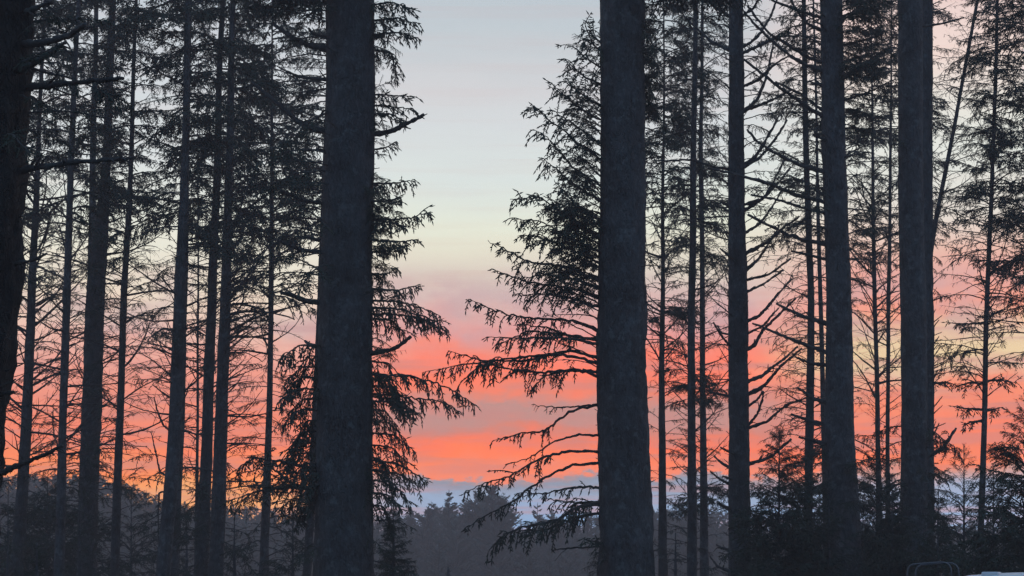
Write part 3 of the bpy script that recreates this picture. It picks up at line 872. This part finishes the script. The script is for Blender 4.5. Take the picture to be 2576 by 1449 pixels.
t13 = tree('spruce_tree', 'slim dark spruce crossed by dead limbs, left of a stout trunk', 40,
           [(2022, 0, 11), (2024, 180, 13), (2027, 362, 15), (2033, 540, 16), (2039, 720, 17), (2039, 900, 19), (2037, 1087, 21), (2034, 1250, 22), (2030, 1449, 24)])
t13.zone(-250, 640, 85, ['bough_mid', 'bough_mid', 'bough_dense'], (.5, 1.1), (-20, 20))
t13.zone(620, 1100, 40, DL, (.6, 1.2), (-25, 15), az=(110, 250))
t13.zone(500, 1250, 30, DD, (0.24, 1.12), (-14, 49))
t13.zone(1000, 1460, 44, D3, (.5, 1.1), (-20, 10))
t13b = tree('spruce_tree', 'thin spruce in the narrow slot beside the stout trunk with rising limbs', 44,
            [(2052, 250, 6), (2056, 450, 8), (2060, 600, 10), (2063, 720, 11), (2068, 900, 12), (2073, 1087, 14), (2080, 1449, 18)], extra=5)
t13b.zone(100, 1250, 85, D3, (.3, .7), (-15, 20))
t14 = tree('spruce_tree', 'stout flared spruce sending long dead limbs up to the left', 34,
           [(2092, 0, 57), (2095, 180, 58), (2099, 362, 59), (2104, 540, 60), (2108, 720, 62), (2111, 900, 67), (2113, 1087, 76), (2117, 1250, 84), (2122, 1449, 94)], rough=.04)
for pts, r in (([(2066, 52), (2010, 28), (1950, 5), (1920, -15)], 4.5), ([(2066, 90), (2030, 60), (2000, 20), (1985, -10)], 4), ([(2066, 190), (2010, 155), (1950, 110), (1895, 60), (1872, 30)], 5),
               ([(2066, 165), (2030, 145), (1990, 118), (1930, 80), (1882, 15)], 4), ([(2068, 312), (2010, 255), (1940, 205), (1872, 148)], 5), ([(2068, 300), (2020, 240), (1950, 205)], 3.5),
               ([(2070, 440), (2010, 415), (1950, 385), (1910, 362), (1880, 325)], 5), ([(2072, 515), (2000, 490), (1930, 460), (1850, 438), (1780, 422)], 5), ([(2072, 545), (2010, 520), (1950, 500), (1890, 490)], 4),
               ([(2072, 622), (2010, 600), (1940, 570), (1880, 540)], 5), ([(2074, 660), (2030, 640), (1990, 632)], 4), ([(2074, 822), (2030, 800), (1990, 782), (1952, 764)], 6),
               ([(2078, 895), (2030, 870), (1970, 845), (1892, 812)], 5), ([(2078, 922), (2040, 915), (2000, 898)], 5), ([(2080, 1020), (2050, 1005), (2005, 975)], 6), ([(2080, 1075), (2040, 1060), (1990, 1042)], 6),
               ([(2082, 1130), (2050, 1110), (2010, 1100)], 5), ([(2068, 215), (2040, 210)], 4), ([(2068, 360), (2045, 340)], 4)):
    t14.limb(pts, r * 1.2, 2.6, side_n=6, sl=.16)
for pts, r in (([(2120, 50), (2170, 25), (2240, 5)], 4), ([(2122, 120), (2180, 100), (2250, 72)], 4), ([(2122, 165), (2190, 135), (2255, 130)], 4), ([(2124, 260), (2180, 235), (2250, 200)], 4), ([(2126, 400), (2170, 385)], 4)):
    t14.bough(pts, r, s0=.2, sec=.38, step=.05, hang=1.1, twig=.08, tw_r=.011)
t14.zone(-250, 320, 57, UP, (.5, 1.1), (-15, 25), az=(-70, 70))
t14.zone(300, 800, 30, D3, (.4, .8), (-15, 25), az=(-70, 70))
t14.zone(-250, 620, 74, D3, (.6, 1.2), (-10, 35), az=(120, 240))
t14.zone(620, 1100, 20, DL, (.5, 1.0), (-15, 20), az=(130, 230))
t14.zone(0, 1100, 34, ['stub'], (.08, .2), (0, 35))
t14.zone(1100, 1480, 68, ['bough_mid', 'bough_dense'], (.5, 1.0), (-35, 5))
t15 = tree('spruce_tree', 'thin spruce pole, left of two between the stout trunks', 46,
           [(2192, 150, 4), (2194, 362, 7), (2197, 540, 9), (2200, 720, 11), (2204, 900, 11), (2208, 1087, 12), (2212, 1250, 14), (2214, 1449, 16)], extra=5)
t15.zone(0, 640, 85, ['bough_mid', 'bough_dense', 'bough_sparse'], (.5, 1.1), (-10, 25))
t15.zone(480, 1060, 57, DD, (0.36, 1.50), (6, 59))
t15.zone(560, 1100, 34, D3, (.4, .8), (-10, 30))
t16 = tree('spruce_tree', 'thin spruce pole, right of two between the stout trunks', 50,
           [(2242, 150, 4), (2240, 362, 7), (2238, 540, 8), (2236, 720, 10), (2234, 900, 10), (2233, 1087, 10), (2234, 1250, 12), (2236, 1449, 14)], extra=5)
t16.zone(0, 640, 85, ['bough_mid', 'bough_dense', 'bough_sparse'], (.5, 1.0), (-10, 25))
t16.zone(520, 1080, 37, DD, (0.30, 1.25), (6, 59))
t16.zone(560, 1100, 30, D3, (.4, .8), (-10, 30))
t17 = tree('spruce_tree', 'stout lichen-grey spruce with short twig stubs, behind the white camper', 36,
           [(2291, 0, 62), (2292, 250, 62), (2293, 500, 63), (2295, 720, 64), (2297, 900, 64), (2299, 1087, 64), (2299, 1250, 65), (2297, 1449, 70)], rough=.03)
t17.limb([(2330, 70), (2370, 60), (2425, 44)], 3.4, 2, side_n=3)
t17.limb([(2335, 1165), (2370, 1130), (2405, 1078)], 7, 3, side_n=9, sl=.12)
t17.zone(-250, 500, 30, D3, (.4, .9), (-20, 25), az=(120, 240))
t17.zone(1060, 1480, 36, ['bough_mid', 'bough_dense'], (.5, 1.0), (-35, 5))
t17b = tree('spruce_tree', 'straight spruce tucked tight behind the lichen-grey trunk', 40,
            [(2329, 0, 32), (2330, 400, 34), (2331, 800, 35), (2330, 1100, 36), (2332, 1449, 42)])
t17b.zone(-250, 600, 18, D3, (.5, 1.0), (-10, 35), az=(-60, 60))
t17b.zone(700, 1150, 28, ['stub'], (.15, .35), (20, 50), az=(-60, 60))
t17b.zone(500, 760, 8, ['bough_mid'], (.4, .8), (-20, 10), az=(-60, 60))
t17b.bough([(2346, 965), (2375, 962), (2398, 966)], 3, s0=.05, sec=.2, step=.035, hang=.5)
t18 = tree('spruce_tree', 'slender pole leaning well to the right past the lichen-grey trunk', 44,
           [(2459, 0, 8), (2432, 150, 9), (2404, 300, 10), (2374, 450, 11), (2356, 545, 12), (2334, 680, 13), (2322, 850, 14), (2312, 1150, 16), (2308, 1449, 18)], extra=4)
t18.zone(-100, 560, 78, DL, (.5, 1.1), (-20, 40))
t18.zone(100, 560, 40, DD, (0.18, 1.00), (-14, 59))
t18.zone(-100, 560, 27, D3, (.4, .9), (-20, 30))
t19 = tree('spruce_tree', 'slim full-crowned spruce near the right edge above the bushy young firs', 40,
           [(2509, 0, 8), (2504, 180, 9), (2498, 362, 10), (2492, 540, 11), (2485, 720, 12), (2480, 900, 13), (2475, 1087, 14), (2470, 1250, 15), (2464, 1449, 17)])
t19.zone(-250, 520, 112, ['bough_mid', 'bough_dense', 'bough_mid'], (.5, 1.05), (-15, 25))
t19.zone(500, 960, 68, ['bough_mid', 'bough_sparse', 'bough_lacy'], (.7, 1.3), (-20, 20))
t19.zone(300, 1050, 37, DD, (0.24, 1.12), (6, 64))
for pts in ([(2470, 965), (2440, 962), (2405, 972)], [(2468, 1030), (2430, 1028), (2395, 1022)], [(2468, 1058), (2440, 1062), (2420, 1075)], [(2475, 812), (2430, 815), (2385, 812)],
            [(2490, 1035), (2520, 1025)], [(2480, 960), (2510, 955), (2560, 965)]):
    t19.bough(pts, 3.5, s0=.1, sec=.25, step=.035, hang=.7)
t20 = tree('spruce_tree', 'spruce beyond the right edge reaching its boughs in behind the slim one', 40,
           [(2640, 0, 30), (2640, 700, 38), (2638, 1449, 46)])
t19.zone(-50, 620, 34, ['bough_dense', 'bough_mid'], (.5, .95), (-15, 20))
t20.zone(-200, 700, 40, ['bough_dense', 'bough_mid'], (.8, 1.5), (-15, 20), az=(130, 230))
t20.zone(-200, 900, 60, ['bough_mid', 'bough_sparse', 'bough_lacy'], (.8, 1.7), (-15, 25), az=(120, 240))
# more crowns standing further back, each nearly hidden behind the stem of a nearer tree
for (host, dx, Y, k, lab, y1) in ((t7, 1, 58, .9, 'far spruce crown behind the thin spruce that stands alone', 560), (t8, -40, 54, .12, 'far spruce crown showing left of the massive left trunk', 640),
                                  (t0, 40, 58, .2, 'far spruce crown behind the old dark spruce', 780), (t6, 3, 58, .5, 'far spruce crown behind the twin spruces', 560), (t11, 0, 58, .6, 'far spruce crown behind the close pair of slim stems', 640), (t14, 15, 56, .3, 'far spruce crown right of the stout flared trunk', 700),
                                  (t17, -12, 60, .3, 'far spruce crown peeping left of the lichen-grey trunk', 640), (t19, 0, 60, .8, 'far spruce crown behind the slim full-crowned spruce', 700)):
    tt = tree('spruce_tree', lab, Y, [(x + dx, y, max(4, w * k)) for x, y, w in host.line], extra=8)
    tt.zone(-150, y1, 46, UP if dx < 0 or host in (t0, t3, t6, t7) else ['bough_mid', 'bough_mid', 'bough_dense'], (.9, 1.7), (-15, 20))
    tt.zone(1220, 1480, 9, ['bough_sparse'], (.8, 1.6), (-20, 10))

# ------------------------------------------------------------------ young trees and bushes under the stand
def young(label, x, ytop, Y, wpx, n_, kinds, spread=1.0, name='young_spruce', pitch=(-5, 30), cat='young spruce'):
    t_ = tree(name, label, Y, [(x, ytop + 30, 2), (x, ytop + 200, 5), (x, 1449, 9)], extra=30 * mpp(Y), cat=cat, flare=.1)
    top = t_.topz - .05
    n = int(n_ * 1.7)
    bot = t_.ground + 0.25
    for i in range(n):
        u = (i + t_.rng.random()) / n
        z = top - (top - bot) * u
        a = R(t_.rng.uniform(0, 360))
        p = R(t_.rng.uniform(*pitch) + 35 * (1 - u) ** 3)
        ln = (0.12 + 0.88 * min(1, u * (top - bot) / 1.9)) * 1.3 * wpx * mpp(Y) * t_.rng.uniform(.75, 1.15)
        place(t_.o, t_.rng.choice(kinds), t_.c(z), (math.cos(a) * math.cos(p), math.sin(a) * math.cos(p), math.sin(p)), ln, R(t_.rng.gauss(0, 14)))
    return t_
young('pointed young spruce growing between the bare trunk and the slim dark spruce', 1960, 1062, 31, 105, 130, ['bough_mid', 'bough_dense'])
young('broad bushy young spruce at the right edge above the camper roof', 2578, 985, 27, 130, 95, ['bough_mid', 'bough_dense', 'bough_mid'])
young('open-branched young spruce between the lichen-grey trunk and the slim spruce', 2425, 1115, 32, 110, 80, ['bough_mid', 'bough_sparse'])
young('young spruce filling the foot of the gap between two stout trunks', 2205, 1120, 38, 90, 110, ['bough_mid', 'bough_dense'])
young('low young spruce at the foot of the lichen-grey trunk', 2360, 1230, 30, 90, 70, ['bough_mid', 'bough_dense'])
young('young spruce crowding the foot of the stout flared trunk', 2085, 1180, 31, 80, 80, ['bough_mid'])
young('drooping young spruce at the right foot of the massive left trunk', 990, 1255, 33, 66, 150, ['bough_mid', 'bough_dense'])
young('dark young spruce at the left foot of the massive left trunk', 735, 1225, 36, 85, 55, ['bough_mid', 'bough_lacy'])
young('low dark young spruce beneath the twin trunks', 590, 1300, 40, 75, 34, ['bough_mid', 'bough_lacy'])
young('small sapling in the slot right of the massive right trunk', 1700, 1330, 38, 40, 40, ['bough_sparse', 'bough_mid'])
young('wide young spruce under the leaning and pale-barked trunks', 120, 1200, 48, 130, 80, ['bough_mid', 'bough_dense'])
young('young spruce behind the stout dark and lacy trunks', 330, 1215, 50, 100, 60, ['bough_lacy', 'bough_mid'])
young('rounded dark shrub at the foot of the leaning spruce', 92, 1362, 24, 75, 80, ['bough_dense', 'bough_mid'], name='shrub', cat='shrub', pitch=(0, 50))
young('small round shrub low in the open misty gap', 1128, 1424, 60, 34, 30, ['bough_dense'], name='shrub', cat='shrub', pitch=(0, 60))
young('dense young spruce behind the bushy one at the right edge', 2500, 1170, 36, 110, 60, ['bough_mid'])
young('young spruce in the shade between the dark slim and stout flared trunks', 2010, 1215, 34, 100, 100, ['bough_mid', 'bough_dense'])
young('young spruce with thin crown in front of the two thin poles', 2245, 1190, 33, 85, 90, ['bough_mid', 'bough_dense'])
young('low spruce sapling right of the trunk with rising dead limbs', 1915, 1270, 34, 70, 60, ['bough_mid'])
young('young spruce under the seamed spruce and the pole-thin stem', 470, 1285, 48, 80, 36, ['bough_mid', 'bough_lacy'])
young('young spruce low between the dark mossy and leaning trunks', 20, 1215, 40, 75, 60, ['bough_mid', 'bough_lacy'])
young('young spruce under the pale-barked spruce', 200, 1260, 38, 65, 50, ['bough_mid', 'bough_lacy'])
for t_, y0, y1, n in ((t1, 500, 1449, 26), (t2, 500, 1449, 26), (t3, 500, 1449, 30), (t4, 500, 1449, 20), (t5, 300, 1449, 34), (t6, 400, 1449, 30), (t6b, 400, 1449, 34), (t8, 0, 1449, 46), (t11, 200, 1449, 24), (t13, 200, 1449, 24), (t17, 0, 1449, 40), (t19, 300, 1449, 20)):
    t_.zone(y0, y1, n, ['stub'], (.06, .2), (0, 45))
# ------------------------------------------------------------------ misty forest across the valley
def far_crown(rng, H, wid, n, rounded=0.0):
    mb = MB()
    P, D, LN, RR = [], [], [], []
    for i in range(n):
        u = ((i + rng.random()) / n) ** 0.8
        z = H * (1 - 0.93 * u)
        prof = (0.06 + 0.94 * u ** (0.75 - 0.3 * rounded)) * (1 - 0.35 * max(0, u - 0.75) * 4)
        ln = wid * prof * rng.uniform(0.6, 1.15)
        a = rng.uniform(0, 2 * math.pi)
        pit = R(rng.normal(28 - 30 * u, 9) + 12 * (1 - u))
        d = np.array([math.cos(a) * math.cos(pit), math.sin(a) * math.cos(pit), math.sin(pit)])
        o = np.array([0, 0, z])
        m = max(3, int(ln / 0.28))
        P.append(o); D.append(d); LN.append(ln); RR.append(0.06 + 0.03 * ln)
        lat = np.array([-math.sin(a), math.cos(a), 0])
        for j in range(m):
            q = (j + 0.6 + 0.4 * rng.random()) / (m + 0.4)
            for sg in (-1, 1):
                dd = d * 0.8 + lat * sg * 0.75 + np.array([0, 0, rng.normal(0.05, 0.25)])
                P.append(o + d * ln * q); D.append(dd); LN.append((0.30 + 0.5 * (1 - q) * ln * 0.5) * rng.uniform(0.7, 1.2)); RR.append(0.07 * rng.uniform(0.7, 1.3))
    P.append(np.array([0, 0, H - 0.4])); D.append(np.array([0.02, 0, 1.0])); LN.append(0.9); RR.append(0.06)
    mb.spindles(np.array(P), np.array(D), np.array(LN), np.array(RR), rng, 0)
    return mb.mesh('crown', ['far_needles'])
FV = []
for i, (H, w_, n_, rd) in enumerate(((20, 4.2, 260, .5), (20, 4.8, 280, .7), (20, 3.2, 230, .1), (20, 5.4, 300, .95), (20, 4.4, 270, .6))):
    rng = np.random.default_rng(500 + i)
    zz = np.linspace(-0.6, H, 14)
    tm = trunk_mesh(np.stack([zz * 0, zz * 0, zz], 1), 0.24 * (1 - zz / (H + .3)) + .02, 7, i + 3, .04)
    FV.append((far_crown(rng, H, w_, n_, rd), tm, H))
prof_x = [-200, 0, 120, 240, 330, 400, 520, 640, 780, 960, 1050, 1110, 1150, 1190, 1235, 1275, 1310, 1345, 1400, 1500, 1640, 1780, 1830, 2000, 2300, 2400, 2600, 2800]
prof_y = [1190, 1195, 1192, 1196, 1215, 1245, 1262, 1275, 1285, 1288, 1282, 1262, 1268, 1250, 1232, 1262, 1312, 1292, 1300, 1285, 1285, 1268, 1290, 1300, 1300, 1310, 1310, 1310]
frg = random.Random(5)
def far_label(x, Y):
    part = 'behind the left stand' if x < 800 else 'in the open gap' if x < 1580 else 'behind the right stand'
    row = 'near edge' if Y < 175 else 'middle' if Y < 200 else 'skyline'
    return 'hazy spruce on the %s of the far forest %s' % (row, part)
def far_tree(x, ytop, Y, v=None, label=None):
    P = at(x, ytop, Y)
    g = gz(P[0], Y)
    cm, tm, H = FV[frg.randrange(len(FV)) if v is None else v]
    s = (P[2] - g) / H
    e = thing('distant_spruce', label or far_label(x, Y), 'tree', (P[0], Y, g - 0.1), 'hazy spruces across the valley')
    w_ = s * frg.uniform(.85, 1.15)
    mt = Matrix.Rotation(frg.uniform(0, 6.3), 4, 'Z') @ Matrix.Diagonal((w_, w_, s, 1))
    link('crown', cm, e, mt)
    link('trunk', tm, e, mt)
for Y, step, drop in ((150, 62, 62), (168, 52, 34), (186, 44, 8), (206, 36, 2), (228, 36, -2)):
    x = -60 + frg.random() * step
    while x < 2630:
        if not (Y < 170 and 1000 < x < 1500 and frg.random() < .4):
            far_tree(x, float(np.interp(x, prof_x, prof_y)) + drop + abs(frg.gauss(0, 8 if Y > 180 else 20)), Y)
        x += step * frg.uniform(.6, 1.4)
for (x, y, v, lab) in ((1130, 1240, 2, 'hazy spruce with comb-like top, tallest point left of the rounded crowns in the gap'), (1085, 1268, 2, 'short pointed hazy spruce beside the hanging foliage of the massive left trunk'),
                       (1196, 1238, 1, 'hazy spruce between the comb-topped one and the broad rounded crown'), (1238, 1226, 3, 'broad rounded hazy spruce crown, highest of the misty treeline in the gap'),
                       (1262, 1250, 3, 'hazy spruce forming the right shoulder of the broad rounded crown'), (1352, 1272, 2, 'slim hazy spruce tip standing in the blue dip of the treeline'),
                       (1388, 1288, 0, 'hazy spruce just right of the slim tip in the blue dip'), (1478, 1262, 2, 'hazy spruce tip next to the massive right trunk'), (1772, 1258, 2, 'hazy spruce tip just right of the close pair of slim stems'),
                       (1796, 1276, 2, 'hazy spruce tip left of the bare trunk with rising dead limbs'), (1440, 1290, 4, 'bushy hazy spruce behind the lowest drooping boughs')):
    far_tree(x, y, 180 + (x * 7) % 12, v, lab)

# ------------------------------------------------------------------ white camper with rear ladder, only its roof shows
VX, VY = 2345, 17.0
vp = at(VX, 1440, VY)
van = thing('camper_van', 'white camper van with tubular roof ladder, only its roof line in view', 'van', (vp[0], VY, gz(vp[0], VY)), rz=R(-22))
HR = 1.765 - van.location.z
def loft(name, prof, y0, y1, mname, parent, tumble=0.0, smooth=False):
    """side profile (x, z) swept across the body, sides leaning in with height"""
    ny = 7
    n = len(prof)
    V = []
    for j in range(ny):
        q = -1 + 2 * j / (ny - 1)
        for (x, z) in prof:
            half = (y1 - y0) / 2 * (1 - tumble * max(0, z - 0.9))
            crown = 0.035 * (1 - q * q) if z > HR - 0.12 else 0.0
            V.append((x, (y0 + y1) / 2 + q * half, z + crown))
    F = []
    for j in range(ny - 1):
        for i in range(n):
            k = (i + 1) % n
            F.append((j * n + i, j * n + k, (j + 1) * n + k, (j + 1) * n + i))
    F.append(tuple(range(n))[::-1])
    F.append(tuple((ny - 1) * n + i for i in range(n)))
    mb = MB()
    mb.add(V, F)
    o = link(name, mb.mesh(name, [mname]), parent)
    return o
body = loft('body', [(0.02, .42), (0.0, .9), (0.05, 1.35), (0.12, HR - .10), (0.22, HR - .045), (0.5, HR - .025), (1.2, HR - .005), (2.6, HR), (3.3, HR - .03), (3.55, HR - .09), (4.05, 1.22), (4.75, 1.0), (4.9, .8), (4.9, .42), (4.3, .3), (.6, .3)],
            -.02, 1.78, 'white_paint', van, 0.10)
bv = body.modifiers.new('bevel', 'BEVEL'); bv.width = .035; bv.segments = 3; bv.limit_method = 'ANGLE'; bv.angle_limit = R(40)
for k, (x0, x1) in enumerate(((.35, 1.45), (1.55, 2.55), (2.65, 3.5))):
    mb = MB()
    for sy in (0, 1):
        z0, z1 = 1.05, 1.5
        ya = [(-.02 + .9 * .10 * max(0, z - .9) - .012) if sy == 0 else (1.78 - .9 * .10 * max(0, z - .9) + .012) for z in (z0, z1)]
        t_ = .02 if sy == 0 else -.02
        q = [(x0, ya[0], z0), (x1, ya[0], z0), (x1 - .06, ya[1], z1), (x0 + .04, ya[1], z1)]
        mb.add(q + [(a, b + t_, c) for a, b, c in q], [(0, 1, 2, 3), (7, 6, 5, 4), (0, 4, 5, 1), (1, 5, 6, 2), (2, 6, 7, 3), (3, 7, 4, 0)])
    link('side_window', mb.mesh('side_window', ['tinted_glass']), van)
def arc_strip(name, pts, r, mname, parent, k=8):
    mb = MB()
    mb.tube(resample(pts, 26), [r] * 26, k)
    return link(name, mb.mesh(name, [mname], True), parent)
# dark drip moulding that follows the roof edge
arc_strip('roof_trim', [(.03, -.005, HR - .24), (.14, -.0, HR - .115), (.5, .055, HR - .07), (1.4, .055, HR - .06), (2.6, .055, HR - .06), (3.4, .055, HR - .12)], .022, 'black_rubber', van, 6)
for x in (.95, 3.95):
    for y in (.12, 1.62):
        mb = MB()
        th = np.linspace(0, 2 * math.pi, 25)[:-1]
        rings = [(.20, -.11), (.30, -.11), (.335, -.07), (.335, .07), (.30, .11), (.20, .11)]
        V = [(x + r * math.cos(a), y + w, .335 + r * math.sin(a)) for r, w in rings for a in th]
        F = [(i * 24 + j, i * 24 + (j + 1) % 24, ((i + 1) % 6) * 24 + (j + 1) % 24, ((i + 1) % 6) * 24 + j) for i in range(6) for j in range(24)]
        mb.add(V, F)
        w = link('wheel', mb.mesh('tyre', ['black_rubber'], True), van)
        mr = MB()
        mr.tube([(x, y - .09, .335), (x, y, .335), (x, y + .09, .335)], [.205, .19, .205], 20)
        link('rim', mr.mesh('rim', ['grey_plastic']), w)
for y in (.06, 1.7):
    mb = MB(); mb.tube([(-.02, y, .95), (-.02, y, 1.2)], [.04, .04], 6)
    link('tail_light', mb.mesh('tail_light', ['red_lens']), van)
# ladder: two side rails climbing the tail and hooping over onto the roof, rungs between
HT = 1.862 - van.location.z
lad = bpy.data.objects.new('ladder', None); col.objects.link(lad); lad.parent = van
for y in (.12, .52):
    pts = [(-.24, y, .55), (-.24, y, HT - .095), (-.234, y, HT - .06), (-.215, y, HT - .032), (-.185, y, HT - .018), (-.14, y, HT - .013), (.06, y, HT), (.095, y, HT - .004), (.125, y, HT - .02), (.145, y, HT - .05), (.15, y, HR - .1)]
    mb = MB(); mb.tube(np.array(pts), [.007] * len(pts), 10)
    link('rail', mb.mesh('rail', ['steel_tube'], True), lad)
for z in (.65, .95, 1.25, 1.55):
    mb = MB(); mb.tube([(-.24, .12, z), (-.24, .52, z)], [.0095] * 2, 8)
    link('rung', mb.mesh('rung', ['steel_tube'], True), lad)
for z in (.75, 1.45):
    mb = MB(); mb.tube([(-.24, .32, z), (.03, .32, z)], [.010] * 2, 8)
    mb.tube([(-.24, .12, z), (-.24, .52, z)], [.0095] * 2, 8)
    link('bracket', mb.mesh('bracket', ['steel_tube'], True), lad)
# low roof vent
mb = MB()
q0 = [(.40, .10, HR - .05), (.56, .10, HR - .05), (.56, .34, HR - .05), (.40, .34, HR - .05)]
q1 = [(.41, .11, HR + .012), (.55, .11, HR + .012), (.55, .33, HR + .012), (.41, .33, HR + .012)]
mb.add(q0 + q1, [(3, 2, 1, 0), (4, 5, 6, 7), (0, 1, 5, 4), (1, 2, 6, 5), (2, 3, 7, 6), (3, 0, 4, 7)])
vent = link('roof_vent', mb.mesh('roof_vent', ['grey_plastic']), van)
b2 = vent.modifiers.new('bevel', 'BEVEL'); b2.width = .008; b2.segments = 2

# ------------------------------------------------------------------ dusk mist over the valley
hm = bpy.data.materials.new('mist')
hm.use_nodes = True
ht = hm.node_tree
ht.nodes.clear()
pv = N(ht, 'ShaderNodeVolumePrincipled')
pv.inputs['Color'].default_value = (1.0, 0.79, 0.74, 1)
pv.inputs['Density'].default_value = HAZE
pv.inputs['Anisotropy'].default_value = 0.0
ho = N(ht, 'ShaderNodeOutputMaterial')
L(ht, pv.outputs[0], ho.inputs['Volume'])
MAT['mist'] = hm
x0, x1, y0, y1, z0, z1 = -335, 335, -155, 300, -12, 40
mb = MB()
mb.add([(x, y, z) for z in (z0, z1) for y in (y0, y1) for x in (x0, x1)], [(0, 2, 3, 1), (4, 5, 7, 6), (0, 1, 5, 4), (2, 6, 7, 3), (0, 4, 6, 2), (1, 3, 7, 5)])
hz = link('haze', mb.mesh('haze', ['mist']))
hz['kind'] = 'stuff'
